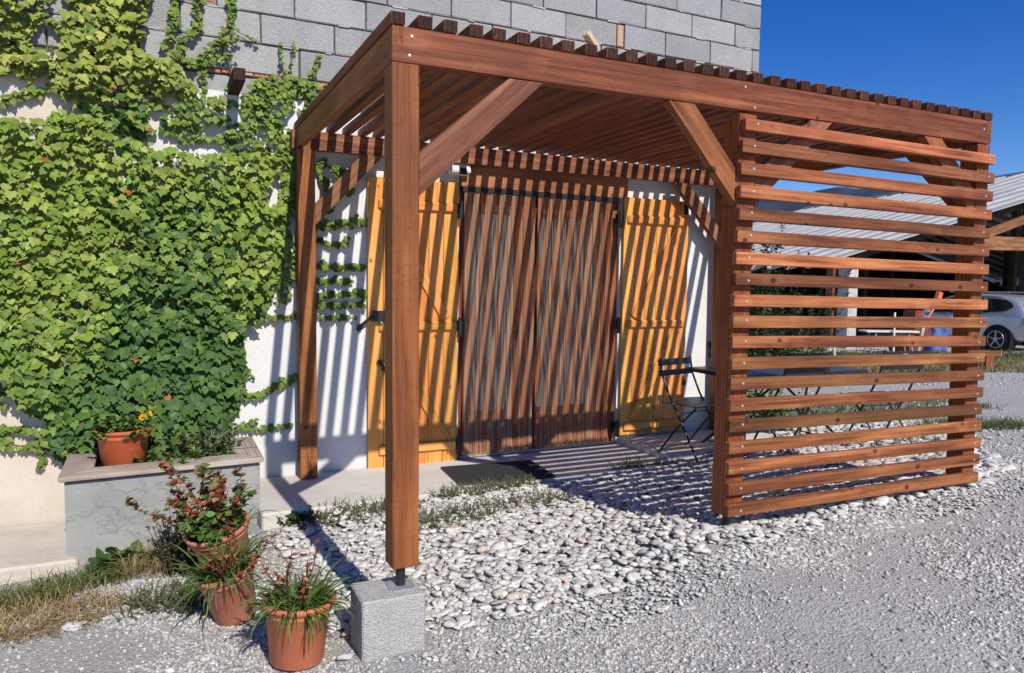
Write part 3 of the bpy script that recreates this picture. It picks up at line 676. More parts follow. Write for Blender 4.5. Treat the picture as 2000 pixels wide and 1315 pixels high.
board_poly([(-.262, 2.121), (-.25, 2.89), (-.43, 2.89), (-.432, 2.309)][::-1], .036, .070)
bm = bmesh.new(); bm_box(bm, (-.855, 2.55, -.16), (.87, .70, .22)); so_ = link('soil', bm_mesh('soil', bm), M_SOIL, pl)

# ------------------------------------------------------------------ plant builders
def blades(n, base_r, L, wd, spread, droop, cols, seed, segs=5, dirbias=None, zj=0.0, lean=0.0):
    """arching strap leaves / grass; returns V,F,C"""
    r = np.random.default_rng(seed); V, F, C = [], [], []
    for i in range(n):
        a = r.uniform(0, 2*math.pi); rad = base_r*math.sqrt(r.uniform()); bx, by = rad*math.cos(a), rad*math.sin(a)
        h = (a+r.normal()*.8) if dirbias is None else dirbias+r.normal()*.9
        l = L*r.uniform(.45, 1.1); sp = spread*r.uniform(.2, 1.25); dr = droop*r.uniform(.5, 1.4); ww = wd*r.uniform(.7, 1.2)
        c = np.array(cols[r.integers(len(cols))])*r.uniform(.75, 1.2); p = np.array([bx, by, r.uniform(-zj, 0)]); th = sp
        side = np.array([-math.sin(h), math.cos(h), 0]); tw = r.uniform(-.5, .5); side = side*math.cos(tw)+np.array([0, 0, math.sin(tw)])
        for k in range(segs+1):
            t = k/segs; wk = ww*(1-t**2.2)*(.55+.9*t if t < .5 else 1.0)/2+.0004
            b = len(V); V += [p-side*wk, p+side*wk]; C += [c*(.8+.3*t)]*2
            if k: F.append((b-2, b-1, b+1, b))
            p = p+np.array([math.sin(th)*math.cos(h), math.sin(th)*math.sin(h), math.cos(th)])*l/segs; th += dr/segs*(1+t)
    return np.array(V), np.array(F), np.array(C)
LEAFV = np.array([(0, 0, 0), (.28, .32, .05), (.22, .70, .04), (0, 1.0, -.06), (-.22, .70, .04), (-.28, .32, .05)]); 
LEAFF = np.array([(0, 1, 2), (0, 2, 3), (0, 3, 4), (0, 4, 5)])
def sprigs(nst, base_r, H, spread, nl, ls, cols, seed, stemc=(.10, .05, .03), lw=1.0, droop=.0, bare=.15):
    """branched leafy stems; returns stem (V,F,C) tris and leaf (V,F,C) tris merged"""
    r = np.random.default_rng(seed); V, F, C = [], [], []
    for s in range(nst):
        a = r.uniform(0, 2*math.pi); rad = base_r*math.sqrt(r.uniform()); p = np.array([rad*math.cos(a), rad*math.sin(a), 0.0]); h = a+r.normal()*.6
        th = spread*r.uniform(.1, 1.2); l = H*r.uniform(.55, 1.1); K = 7; pts = [p.copy()]
        for k in range(K):
            th += droop/K+r.normal()*.10; h += r.normal()*.22
            p = p+np.array([math.sin(th)*math.cos(h), math.sin(th)*math.sin(h), math.cos(th)])*l/K; pts.append(p.copy())
        for k in range(K):
            b = len(V); w0 = .0035*(1-k/K)+.0012
            for q in (pts[k], pts[k+1]): V += [q+np.array([w0, 0, 0]), q+np.array([-w0*.5, w0*.87, 0]), q+np.array([-w0*.5, -w0*.87, 0])]; C += [np.array(stemc)]*3
            for m_ in range(3):
                n_ = (m_+1) % 3; F += [(b+m_, b+n_, b+3+n_), (b+m_, b+3+n_, b+3+m_)]
        for q in range(nl):
            t = bare+(1-bare)*r.uniform(); kk = min(K-1, int(t*K)); fr = t*K-kk; o = pts[kk]*(1-fr)+pts[kk+1]*fr
            az = r.uniform(0, 2*math.pi); el = r.uniform(-.35, .9); d = np.array([math.cos(az)*math.cos(el), math.sin(az)*math.cos(el), math.sin(el)])
            sd_ = np.cross(d, [0, 0, 1.0]); sd_ /= np.linalg.norm(sd_)+1e-6; nn = np.cross(sd_, d); ro = r.uniform(-.7, .7); sd2 = sd_*math.cos(ro)+nn*math.sin(ro); n2 = np.cross(sd2, d)
            s_ = ls*r.uniform(.6, 1.25); c = np.array(cols[r.integers(len(cols))])*r.uniform(.75, 1.25); b = len(V)
            for x, y, z in LEAFV: V.append(o+(sd2*x*lw+d*y+n2*z)*s_); C.append(c)
            F += [tuple(b+i_ for i_ in f) for f in LEAFF]
    return np.array(V), np.array(F), np.array(C)
def add_part(name, vfc, mat, parent, kind='stuff', loc=(0, 0, 0)):
    o = link(name, np_mesh(name, *vfc), mat, parent); o.location = loc
    if kind: tag(o, kind=kind)
    return o
def lathe(name, prof, mat, parent, n=40, wob=0.0):
    bm = bmesh.new(); rings = []
    for r, z in prof:
        rings.append([bm.verts.new((r*math.cos(2*math.pi*k/n), r*math.sin(2*math.pi*k/n), z)) for k in range(n)])
    for a, b in zip(rings, rings[1:]):
        for k in range(n): bm.faces.new((a[k], a[(k+1) % n], b[(k+1) % n], b[k]))
    bm.faces.new(rings[0][::-1])
    return link(name, bm_mesh(name, bm), mat, parent, True)
def pot(name, loc, rtop, rbot, H, mat, label, tiltx=0, tilty=0, cat='flower pot', holes=False):
    o = tag(empty(name, loc), label, cat); o.rotation_euler = (tiltx, tilty, 0)
    rl = rtop*1.0; lip = H*.16
    lathe('pot', [(rbot*.96, 0), (rbot, .006), (rbot+(rtop*.90-rbot)*.8, H*.78), (rtop*.90, H-lip-.012), (rtop*.935, H-lip-.006), (rtop*.935, H-lip+.004), (rtop*.915, H-lip+.012), (rtop*.93, H-.03), (rl, H-.024), (rl+.004, H-.012), (rl, H-.002), (rl-.010, H), (rtop*.875, H-.010), (rtop*.84, H-.05), (rtop*.80, H-.09)], mat, o)
    lathe('soil', [(rtop*.835, H-.065), (rtop*.5, H-.045), (.004, H-.04)], M_SOIL, o, 28)
    return o
GRN = [(.10, .19, .04), (.13, .23, .055), (.075, .145, .03), (.18, .26, .08)]; DRY = [(.45, .34, .17), (.36, .25, .12), (.52, .42, .24)]; REDL = [(.34, .07, .04), (.42, .13, .07), (.26, .05, .035), (.20, .16, .05), (.45, .20, .10)]
OLV = [(.09, .13, .035), (.07, .10, .03), (.13, .15, .06)]
# big pot in front
pA = pot('potted_plant', (-.388, .118, ghf(-.388, .118)+.004), .152, .112, .272, M_TERRA, 'front terracotta pot of strappy green leaves beside the footing block', 0, R_(2), 'potted plant')
add_part('leaves', blades(240, .11, .205, .013, .95, 1.35, GRN, 3), M_BLADE, pA, loc=(0, 0, .225)); add_part('trailing_leaves', blades(40, .13, .20, .011, 1.35, 1.9, GRN[:3], 4), M_BLADE, pA, loc=(0, 0, .232))
add_part('reddish_stems', sprigs(9, .07, .29, .35, 12, .026, REDL[:2]+[(.45, .27, .17), (.5, .33, .2)], 5, bare=.45), M_BLADE, pA, loc=(0, 0, .22)); add_part('grass_stalks', blades(14, .06, .34, .004, .8, .7, [(.25, .30, .12), (.35, .33, .16)], 6), M_BLADE, pA, loc=(0, 0, .22))
# middle leaning pot
pB = pot('potted_plant', (-.575, .70, ghf(-.575, .7)+.012), .142, .098, .265, M_TERRA2, 'middle faded terracotta pot leaning to one side with long blades', R_(4), R_(-13), 'potted plant')
add_part('leaves', blades(150, .10, .29, .012, 1.0, 1.2, GRN+[(.18, .24, .07)], 13), M_BLADE, pB, loc=(0, 0, .22)); add_part('reddish_stems', sprigs(16, .09, .20, .7, 22, .024, REDL, 15), M_BLADE, pB, loc=(.05, 0, .22)); add_part('dry_stems', blades(40, .09, .20, .004, 1.0, .9, [(.22, .14, .09), (.3, .2, .13)], 16), M_BLADE, pB, loc=(0, 0, .22))
# rear wide pot with the red-leaved shrub
pC = pot('potted_plant', (-.56, 1.28, ghf(-.56, 1.28)+.03), .172, .125, .285, M_TERRA2, 'wide tilted terracotta pot with a tall red leaved shrub before the planter', R_(10), R_(-14), 'potted plant')
add_part('shrub', sprigs(13, .09, .50, .60, 62, .040, REDL+REDL[:3]+[(.44, .14, .08)]+GRN[:2]+OLV, 25, bare=.12, lw=1.25), M_LEAF, pC, loc=(-.02, 0, .22)); add_part('green_leaves', sprigs(14, .10, .26, .9, 26, .048, GRN[:3], 26, lw=1.3), M_LEAF, pC, loc=(0, 0, .22)); add_part('blades', blades(40, .12, .26, .010, .9, 1.0, GRN, 27), M_BLADE, pC, loc=(.04, 0, .22))
# pot standing in the planter
pD = pot('potted_plant', (-1.115, 2.47, -.05), .175, .125, .325, M_PLPOT, 'orange plastic pot with yellow flowers standing in the planter', 0, 0, 'potted plant')
add_part('leaves', sprigs(34, .13, .17, .95, 26, .042, GRN, 33, lw=1.5), M_LEAF, pD, loc=(-.02, 0, .26)); 
fl = sprigs(5, .05, .20, .5, 0, .03, GRN, 35); add_part('flower_stems', fl, M_LEAF, pD, loc=(.10, -.05, .26))
M_YEL = simple('yellow_petal', (.75, .38, .01), .6, .2)
for i, (x, z) in enumerate(((.115, .40), (.165, .425), (.075, .345), (.125, .415))):
    bm = bmesh.new()
    for k in range(9):
        a = k*2*math.pi/9; c_, s_ = math.cos(a), math.sin(a); v = [bm.verts.new(q) for q in ((c_*.003, -.004, s_*.003), (c_*.016-s_*.006, -.006, s_*.016+c_*.006), (c_*.021, -.002, s_*.021), (c_*.016+s_*.006, -.006, s_*.016-c_*.006))]; bm.faces.new(v)
    bm_cyl(bm, (0, 0, 0), (0, -.009, 0), .007, .004, 8); f_ = link('flower', bm_mesh('flower', bm), M_YEL, pD); f_.location = (x, -.10-.01*i, z); f_.rotation_euler = (R_(-25), 0, i)
# loose growth in the planter
gp = tag(empty('planter_greenery', (-.78, 2.46, -.04)), 'low leafy weeds filling the planter beside the orange pot', 'weeds')
add_part('leaves', sprigs(60, .26, .20, 1.0, 30, .045, GRN, 41, lw=.9), M_LEAF, gp, loc=(0, .02, 0)); add_part('grass', blades(60, .12, .20, .006, .9, 1.3, GRN, 42), M_BLADE, gp, loc=(-.42, -.10, .0))
g2 = tag(empty('dead_shrub', (-.62, 2.60, -.04)), 'greyish dying bush with bare pale stems in the right half of the planter', 'bush')
add_part('leaves', sprigs(34, .17, .27, .6, 34, .034, [(.13, .13, .08), (.17, .14, .10), (.08, .10, .05), (.10, .15, .06)], 43), M_LEAF, g2); add_part('bare_stems', blades(34, .05, .27, .006, .45, .8, [(.48, .44, .38), (.38, .34, .28)], 44), M_BLADE, g2, loc=(.02, -.03, .03))

# ------------------------------------------------------------------ ground plants
def patch(name, cx, cy, rx, ry, n, builder, label, cat, mat=M_BLADE, seed=1):
    r = np.random.default_rng(seed); Vs, Fs, Cs, off = [], [], [], 0
    for i in range(n):
        a = r.uniform(0, 2*math.pi); q = math.sqrt(r.uniform()); x, y = cx+rx*q*math.cos(a), cy+ry*q*math.sin(a)
        V, F, C = builder(int(r.integers(1e6)), q); Vs.append(V+np.array([x, y, ghf(x, y)])); Fs.append(F+off); Cs.append(C); off += len(V)
    o = link(name, np_mesh(name, np.concatenate(Vs), np.concatenate(Fs), np.concatenate(Cs)), mat); tag(o, label, cat, kind='stuff'); return o
wsd = [(.17, .21, .075), (.21, .24, .10), (.13, .17, .055), (.28, .26, .14)]
def creep(s, q): return sprigs(5, .03, .11, 1.25, 13, .011, wsd, s, stemc=(.2, .2, .13), droop=.3)
def tuft(L, wd, cols, n=14, sp=.7): return lambda s, q: blades(n, .035, L, wd, sp, 1.1, cols, s, 4)
patch('creeping_weeds', .35, 1.80, .42, .16, 95, creep, 'grey green creeping weeds along the slab edge left of the front post', 'weeds', seed=51)
patch('creeping_weeds', 1.35, 1.93, .45, .09, 95, creep, 'green creeping weeds along the slab edge in front of the doormat', 'weeds', seed=52)
patch('creeping_weeds', .78, 1.42, .42, .20, 90, creep, 'grey green creeping weeds sprawling over the white pebbles', 'weeds', seed=53)
patch('creeping_weeds', 1.50, 1.45, .30, .12, 30, creep, 'sparse straw coloured weeds among the pebbles in mid bed', 'weeds', seed=54)
patch('creeping_weeds', 2.80, 2.03, .32, .07, 30, creep, 'dark weeds at the shaded slab corner under the pergola', 'weeds', seed=55)
patch('green_tuft', -.08, 1.93, .09, .07, 12, lambda s, q: sprigs(4, .03, .10, .9, 16, .03, [(.04, .09, .02), (.06, .11, .03)], s), 'small dark leafy weed at the corner of the slab', 'weed', M_LEAF, 56)
patch('dry_grass', -1.62, 1.22, .52, .30, 240, tuft(.13, .004, DRY+[(.40, .26, .13)], 12, 1.25), 'matted dry straw coloured grass at the foot of the walkway', 'dry grass', seed=61)
patch('green_grass', -1.66, 1.62, .62, .17, 170, tuft(.15, .0045, [(.13, .17, .05), (.17, .20, .07), (.10, .14, .04), (.28, .26, .12)], 13, .8), 'green grass growing along the edge of the old walkway', 'grass', seed=62)
patch('dry_grass', -.92, 1.66, .20, .18, 70, tuft(.20, .004, DRY+[(.20, .22, .09)], 12, .55), 'upright dry grass in front of the planter', 'dry grass', seed=63)
patch('dock_leaves', -1.12, 1.74, .10, .07, 9, lambda s, q: sprigs(3, .03, .10, 1.0, 7, .085, [(.05, .11, .025), (.07, .14, .035)], s, lw=1.3), 'broad dark green weed leaves at the foot of the planter', 'weed', M_LEAF, 64)
patch('low_weeds', -.78, 1.08, .30, .24, 70, creep, 'thin grey green weeds on the gravel left of the pots', 'weeds', seed=65)
patch('wild_plant', -.78, 1.52, .12, .12, 22, lambda s, q: sprigs(3, .03, .34, .45, 24, .026, [(.13, .13, .08), (.08, .10, .05), (.20, .15, .10)], s), 'greyish wild plant growing between planter and rear pot', 'weed', M_LEAF, 66)
patch('side_grass', 6.9, 1.75, 1.0, .30, 120, tuft(.16, .008, [(.10, .14, .05), (.15, .18, .07)], 12, .9), 'green grass clump on the gravel right of the screen', 'grass', seed=67)
patch('side_grass', 5.3, 1.25, .7, .22, 70, tuft(.12, .008, [(.10, .13, .06), (.15, .17, .09)], 10, .9), 'grey green grass patch in the pebbles behind the screen', 'grass', seed=68)
patch('side_grass', 4.9, .62, .5, .12, 40, tuft(.08, .006, [(.12, .14, .08), (.16, .18, .11)], 10, .9), 'small low weeds by the right end of the screen', 'grass', seed=69)

# ------------------------------------------------------------------ pebbles and gravel
pv = shards(14, 20, .34, 3); nP = 14500
bx0, by0, bx1, by1 = -.35, -.2, 6.7, 3.3
xs = rng.uniform(bx0, bx1, 60000); ys = rng.uniform(by0, by1, 60000); ok = in_poly(xs, ys, PEBBLE)
xs, ys = xs[ok], ys[ok]; far_ = rng.uniform(size=len(xs)) < np.clip(1.25-xs*.11, .45, 1); xs, ys = xs[far_][:nP], ys[far_][:nP]
n = len(xs); size = .017+.019*rng.uniform(size=n)**1.8+.017*(rng.uniform(size=n) < .10); size *= 1+np.clip(xs-2, 0, 5)*.12
edge = ~(in_poly(xs+.12, ys-.12, PEBBLE) & in_poly(xs-.1, ys-.1, PEBBLE)); size = np.where(edge & (rng.uniform(size=n) < .3), size*.6, size)
zz = gh(xs, ys)+size*.12+rng.uniform(0, .024, n)
keep = ~((xs > -.17) & (xs < .17) & (ys > -.10) & (ys < .20)); keep &= ~((ys > 1.93) & (xs < 3.13) & (xs > -.3)); keep &= ~((ys > 2.08) & (xs > 3.1) & (xs < 4.8))
xs, ys, size, zz = xs[keep], ys[keep], size[keep], zz[keep]; n = len(xs)
Rm = quat_rot(rng.uniform(0, 6.28, n), np.abs(rng.normal(0, .28, n)), rng.uniform(0, 6.28, n)); S = np.stack([size*rng.uniform(.85, 1.35, n), size*rng.uniform(.85, 1.2, n), size*rng.uniform(.7, 1.2, n)], 1)
pal = np.array([(.65, .635, .60), (.71, .695, .655), (.58, .57, .54), (.67, .635, .58), (.48, .475, .455), (.62, .48, .39), (.63, .54, .46), (.75, .74, .71)]); wch = rng.choice(len(pal), n, p=[.24, .25, .15, .10, .08, .012, .028, .14])
C = pal[wch]*rng.uniform(.84, 1.08, (n, 1)); which = rng.integers(0, 14, n); P = np.stack([xs, ys, zz], 1)
bedV = []; bx_, by_ = np.arange(-.4, 6.8, .12), np.arange(-.24, 3.4, .12)
bed = tag(empty('pebble_bed', (0, 0, 0)), 'bed of white rounded pebbles under and around the pergola', kind='structure')
camd = np.sqrt((xs+.915)**2+(ys+3.057)**2+1.6**2); big = np.argsort(-(size/camd)*(ys < 1.6)*(in_poly(xs, ys, PEBBLE)))[:300]; mask = np.ones(n, bool); mask[big] = False
vm = []
for k, (Vv, Ff) in enumerate(pv):
    for c in range(3):
        cc = pal[[0, 1, 6 if k % 4 == 0 else 3][c]]*(.95+.03*c); me = np_mesh('pebble', Vv, Ff, np.repeat(cc[None], len(Vv), 0)); me.materials.append(M_STONE); vm.append(me)
for j, i in enumerate(big):
    o = bpy.data.objects.new('pebble', vm[which[i]*3+int(rng.integers(0, 3))]); COL.objects.link(o); o.parent = bed
    m4 = Matrix([list(Rm[i][r_]) for r_ in range(3)]); o.rotation_mode = 'QUATERNION'; o.rotation_quaternion = m4.to_quaternion(); o.location = P[i]; o.scale = S[i]
# small chips spilling over the edge of the bed
ex, ey = rng.uniform(-.2, 5.2, 9000), rng.uniform(-.55, .5, 9000); near = in_poly(ex-.03, ey+.26, PEBBLE) | in_poly(ex-.1, ey+.12, PEBBLE); near &= ~in_poly(ex, ey, PEBBLE) & ~((ex > -.18) & (ex < .18) & (ey > -.12))
ex, ey = ex[near][:2600], ey[near][:2600]; m_ = len(ex); es = rng.uniform(.006, .020, m_)
extra_ = scatter_mesh('pebbles', pv, rng.integers(0, 14, m_), quat_rot(rng.uniform(0, 6.28, m_), np.abs(rng.normal(0, .4, m_)), rng.uniform(0, 6.28, m_)), np.stack([es*1.2, es, es], 1), np.stack([ex, ey, gh(ex, ey)+es*.2+.004], 1), pal[rng.choice([0, 1, 2, 3, 4, 7], m_)]*rng.uniform(.8, 1.0, (m_, 1)))
tag(link('chips', extra_, M_STONE, bed), kind='stuff')
o = link('pebbles', scatter_mesh('pebbles', pv, which[mask], Rm[mask], S[mask], P[mask], C[mask]), M_STONE, bed); tag(o, kind='stuff')

# crushed gravel over the yard: real stones, getting sparser away from the viewer
gv = shards(10, 9, .62, 9)
def gravel(N, rmin, rmax, s0, s1, power, seed, dense=None):
    r = np.random.default_rng(seed); az = r.uniform(R_(-16), R_(66), N); d = rmin+(rmax-rmin)*r.uniform(size=N)**power
    x = -.915+d*np.sin(az); y = -3.057+d*np.cos(az); sz = (s0+(s1-s0)*r.uniform(size=N)**3.2)
    cl = np.array([mnoise.noise((a*.9, b*.9, 5.0))+.5*mnoise.noise((a*3.1, b*3.1, 1.0)) for a, b in zip(x, y)]); ok = r.uniform(size=N) < np.clip(.46+cl*1.9, .12, 1)
    ok &= ~(in_poly(x, y, PEBBLE) & ~(r.uniform(size=N) < .12)); ok &= ~((y > 1.93) & (x < 4.8)); ok &= ~((x > -.16) & (x < .16) & (y > -.08) & (y < .2)); ok &= ~((x < -1.3) & (y > 1.9))
    return x[ok], y[ok], sz[ok]
A = [gravel(105000, 1.7, 4.6, .0040, .014, .75, 1), gravel(52000, 3.8, 8.0, .0065, .020, .8, 2), gravel(20000, 7, 18, .012, .034, .9, 3), gravel(1500, 1.8, 8.0, .014, .028, .8, 4)]
xs, ys, size = (np.concatenate([a[k] for a in A]) for k in range(3)); n = len(xs)
lj = np.array([mnoise.noise((a*1.3, b*1.3, 0))*.014+mnoise.noise((a*5, b*5, 3))*.004 if abs(a) < 12 and abs(b) < 12 else 0 for a, b in zip(xs, ys)])
P = np.stack([xs, ys, gh(xs, ys)+lj+size*.18], 1); Rm = quat_rot(rng.uniform(0, 6.28, n), np.abs(rng.normal(0, .35, n)), rng.uniform(0, 6.28, n)); S = np.stack([size*rng.uniform(.8, 1.4, n), size*rng.uniform(.8, 1.3, n), size*rng.uniform(.7, 1.2, n)], 1)
gpal = np.array([(.53, .52, .495), (.61, .60, .57), (.41, .405, .39), (.64, .625, .59), (.25, .248, .24), (.57, .52, .46), (.69, .67, .64)]); C = gpal[rng.choice(7, n, p=[.28, .24, .16, .14, .06, .05, .07])]*rng.uniform(.85, 1.12, (n, 1))
gro = link('gravel', scatter_mesh('gravel', gv, rng.integers(0, 10, n), Rm, S, P, C), M_STONE); tag(gro, 'loose grey crushed stone scattered over the whole yard', 'gravel', kind='stuff')
# a few individual stones that stand out
M_BLUEST = simple('blue_stone', (.12, .22, .42), .6, .3, var=.2, ns=60)
for (x, y, s, mt, lb) in ((-.47, .02, .017, M_BLUEST, 'small blue fragment on the gravel beside the front pot'), (-.455, .075, .012, M_BLUEST, 'tiny blue fragment left of the front pot'), (-1.30, 1.0, .055, None, 'large pale stone lying by the dry grass on the left'), (-.20, .02, .035, None, 'flat pale stone between front pot and footing block')):
    Vv, Ff = stone_variants(1, 2, .45, .3, int(s*1000))[0]; me = np_mesh('stone', Vv*s, Ff, np.repeat(np.array([[.6, .6, .59]]), len(Vv), 0), True); o = link('stone', me, mt or M_STONE); o.location = (x, y, ghf(x, y)+s*.25); tag(o, lb, 'stone')

r = np.random.default_rng(8); V, F, C = [], [], []
for i in range(150):
    x, y = r.uniform(-.6, 4.5), r.uniform(-1.7, .0); a = r.uniform(0, 3.14); l = r.uniform(.015, .07); w2 = r.uniform(.0010, .0022); z = ghf(x, y)+.012; d = np.array([math.cos(a), math.sin(a), r.normal()*.1])*l/2; s = np.array([-math.sin(a), math.cos(a), 0])*w2; o3 = np.array([x, y, z]); b = len(V)
    V += [o3-d-s, o3-d+s, o3+d+s, o3+d-s, o3-d+np.array([0, 0, .002]), o3+d+np.array([0, 0, .002])]; C += [np.array([.55, .46, .30])*r.uniform(.7, 1.2)]*6; F += [(b, b+1, b+2, b+3), (b, b+4, b+5, b+3), (b+1, b+4, b+5, b+2)]
o = link('straw', np_mesh('straw', np.array(V), np.array(F), np.array(C)), M_BLADE); tag(o, 'scattered bits of dry straw on the gravel in the foreground', 'straw', kind='stuff')

# ------------------------------------------------------------------ ivy
IVY_MASS = [
    ('main', [(-2.05, 2.22), (-1.8, 2.31), (-1.63, 2.31), (-1.48, 2.4), (-1.33, 2.38), (-1.16, 2.37), (-1.09, 2.28), (-0.89, 2.23), (-0.63, 2.18), (-0.38, 2.21), (0.02, 2.24), (0.08, 2.13), (0.02, 1.78), (-0.06, 1.38), (-0.12, 1.13), (-0.26, 0.91), (-0.33, 0.84), (-0.3, 0.56), (-0.39, 0.29), (-0.48, -0.01), (-0.84, -0.06), (-1.17, -0.04), (-1.51, 0.02), (-1.63, 0.16), (-1.61, 0.3), (-1.79, 0.49), (-2.1, 0.6)]),
    ('top', [(-1.4, 3.33), (-0.87, 3.44), (-0.93, 3.08), (-0.98, 2.89), (-0.88, 2.84), (-0.74, 2.81), (-0.6, 2.66), (-0.62, 2.59), (-0.82, 2.56), (-0.86, 2.42), (-0.96, 2.28), (-1.08, 2.32), (-1.16, 2.4), (-1.27, 2.42), (-1.39, 2.46), (-1.5, 2.56), (-1.44, 2.76), (-1.44, 2.93), (-1.41, 3.13)]),
    ('top', [(-1.16, 2.4), (-0.89, 2.46), (-0.86, 2.31), (-1.06, 2.24), (-1.13, 2.32)]),
    ('mid', [(-0.89, 2.5), (-0.66, 2.56), (-0.45, 2.64), (-0.31, 2.59), (-0.12, 2.74), (0.08, 2.75), (0.26, 2.69), (0.18, 2.53), (0.08, 2.44), (0.07, 2.21), (-0.2, 2.18), (-0.42, 2.2), (-0.45, 2.34), (-0.76, 2.31), (-0.89, 2.34)]),
    ('top2', [(-1.93, 3.23), (-1.46, 3.32), (-1.55, 3.01), (-1.61, 2.87), (-1.57, 2.79), (-1.63, 2.73), (-1.79, 2.71), (-1.95, 2.65)]),
    ('top', [(-1.79, 2.71), (-1.57, 2.79), (-1.41, 2.73), (-1.47, 2.62), (-1.68, 2.61), (-1.79, 2.59)]),
]
IVY_HOLES = [
    [(-1.79, 2.53), (-1.55, 2.61), (-1.54, 2.55), (-1.77, 2.43)],
    [(-1.8, 2.38), (-1.6, 2.45), (-1.6, 2.35), (-1.74, 2.29)],
    [(-1.16, 2.28), (-1.05, 2.31), (-1.09, 2.22), (-1.18, 2.21)],
    [(-0.83, 2.57), (-0.65, 2.58), (-0.74, 2.52), (-0.83, 2.52)],
    [(-0.72, 2.31), (-0.45, 2.4), (-0.44, 2.33), (-0.69, 2.29)],
    [(-0.72, 2.24), (-0.54, 2.26), (-0.56, 2.19), (-0.64, 2.14), (-0.72, 2.18)],
    [(-1.39, 1.12), (-1.33, 1.11), (-1.31, 1.06), (-1.44, 1.05)],
    [(-0.11, 2.59), (-0.02, 2.62), (-0.02, 2.54), (-0.1, 2.51)],
    [(-0.18, 2.37), (-0.11, 2.36), (-0.13, 2.3), (-0.17, 2.3)],
    [(-0.09, 2.08), (-0.02, 2.06), (-0.01, 1.87), (-0.13, 1.77), (-0.15, 1.81)],
    [(-0.86, 2.47), (-0.76, 2.5), (-0.77, 2.45), (-0.84, 2.42)],
]
IVY_VINES = [
    ([(-0.8, 2.94), (-0.76, 3.08), (-0.72, 3.27), (-0.7, 3.45)], 0.073),
    ([(-0.78, 2.83), (-0.68, 2.99), (-0.59, 3.09), (-0.58, 3.29), (-0.58, 3.48)], 0.080),
    ([(-0.6, 2.84), (-0.47, 2.98), (-0.38, 3.11), (-0.36, 3.22), (-0.34, 3.48)], 0.080),
    ([(-0.38, 3.14), (-0.28, 3.1), (-0.16, 3.04)], 0.033),
    ([(-0.65, 2.81), (-0.55, 2.83), (-0.48, 2.88), (-0.35, 2.92)], 0.053),
    ([(-0.44, 2.99), (-0.31, 3.05)], 0.040),
    ([(-0.02, 2.67), (0.02, 2.83), (-0.01, 2.98), (-0.01, 3.08)], 0.037),
    ([(0.03, 2.77), (0.07, 2.95), (0.09, 3.11)], 0.030),
    ([(0.13, 2.69), (0.21, 2.85), (0.28, 3.02)], 0.047),
    ([(-1.8, 2.42), (-1.66, 2.49), (-1.54, 2.54)], 0.060),
    ([(-1.62, 2.74), (-1.48, 2.83)], 0.033),
    ([(-1.56, 3.02), (-1.47, 2.97), (-1.43, 2.91)], 0.060),
    ([(-0.78, 2.9), (-0.55, 2.79), (-0.57, 2.6)], 0.047),
    ([(-0.73, 2.28), (-0.55, 2.3), (-0.41, 2.32)], 0.040),
    ([(-0.41, 2.66), (-0.37, 2.78), (-0.37, 2.86)], 0.023),
    ([(0.24, 1.71), (0.42, 1.73), (0.64, 1.76)], 0.053),
    ([(0.25, 1.59), (0.38, 1.56), (0.5, 1.58)], 0.043),
    ([(0.22, 1.39), (0.42, 1.38), (0.63, 1.39)], 0.047),
    ([(0.22, 1.27), (0.34, 1.26), (0.54, 1.28)], 0.040),
    ([(0.22, 1.15), (0.42, 1.17), (0.63, 1.18)], 0.050),
    ([(0.22, 1.08), (0.42, 1.08), (0.63, 1.09)], 0.040),
    ([(-0.25, 0.98), (-0.06, 0.99), (0.25, 0.98), (0.54, 0.98)], 0.037),
    ([(0.24, 2.15), (0.34, 2.18), (0.46, 2.13), (0.59, 2.18)], 0.053),
    ([(0.3, 2.08), (0.34, 1.96), (0.34, 1.84)], 0.047),
    ([(0.42, 2.1), (0.54, 2.09), (0.5, 1.97)], 0.047),
    ([(-0.38, 0.35), (-0.22, 0.39), (-0.06, 0.45), (0.08, 0.52)], 0.047),
    ([(-0.39, 0.14), (-0.26, 0.13), (-0.11, 0.12), (0.06, 0.14)], 0.033),
    ([(-0.37, 0.15), (-0.22, 0.19)], 0.030),
    ([(-0.44, 0.33), (-0.44, 0.17), (-0.44, 0.05)], 0.043),
    ([(-0.33, 0.68), (-0.24, 0.52)], 0.023),
    ([(-0.35, 0.52), (-0.33, 0.4)], 0.020),
    ([(-1.92, 0.26), (-1.75, 0.24), (-1.63, 0.19), (-1.57, 0.18)], 0.040),
    ([(-1.93, 0.17), (-1.75, 0.12), (-1.6, 0.13)], 0.057),
    ([(-1.64, 0.12), (-1.63, 0.01), (-1.66, -0.04)], 0.037),
    ([(-1.92, 0.42), (-1.83, 0.4)], 0.033),
]

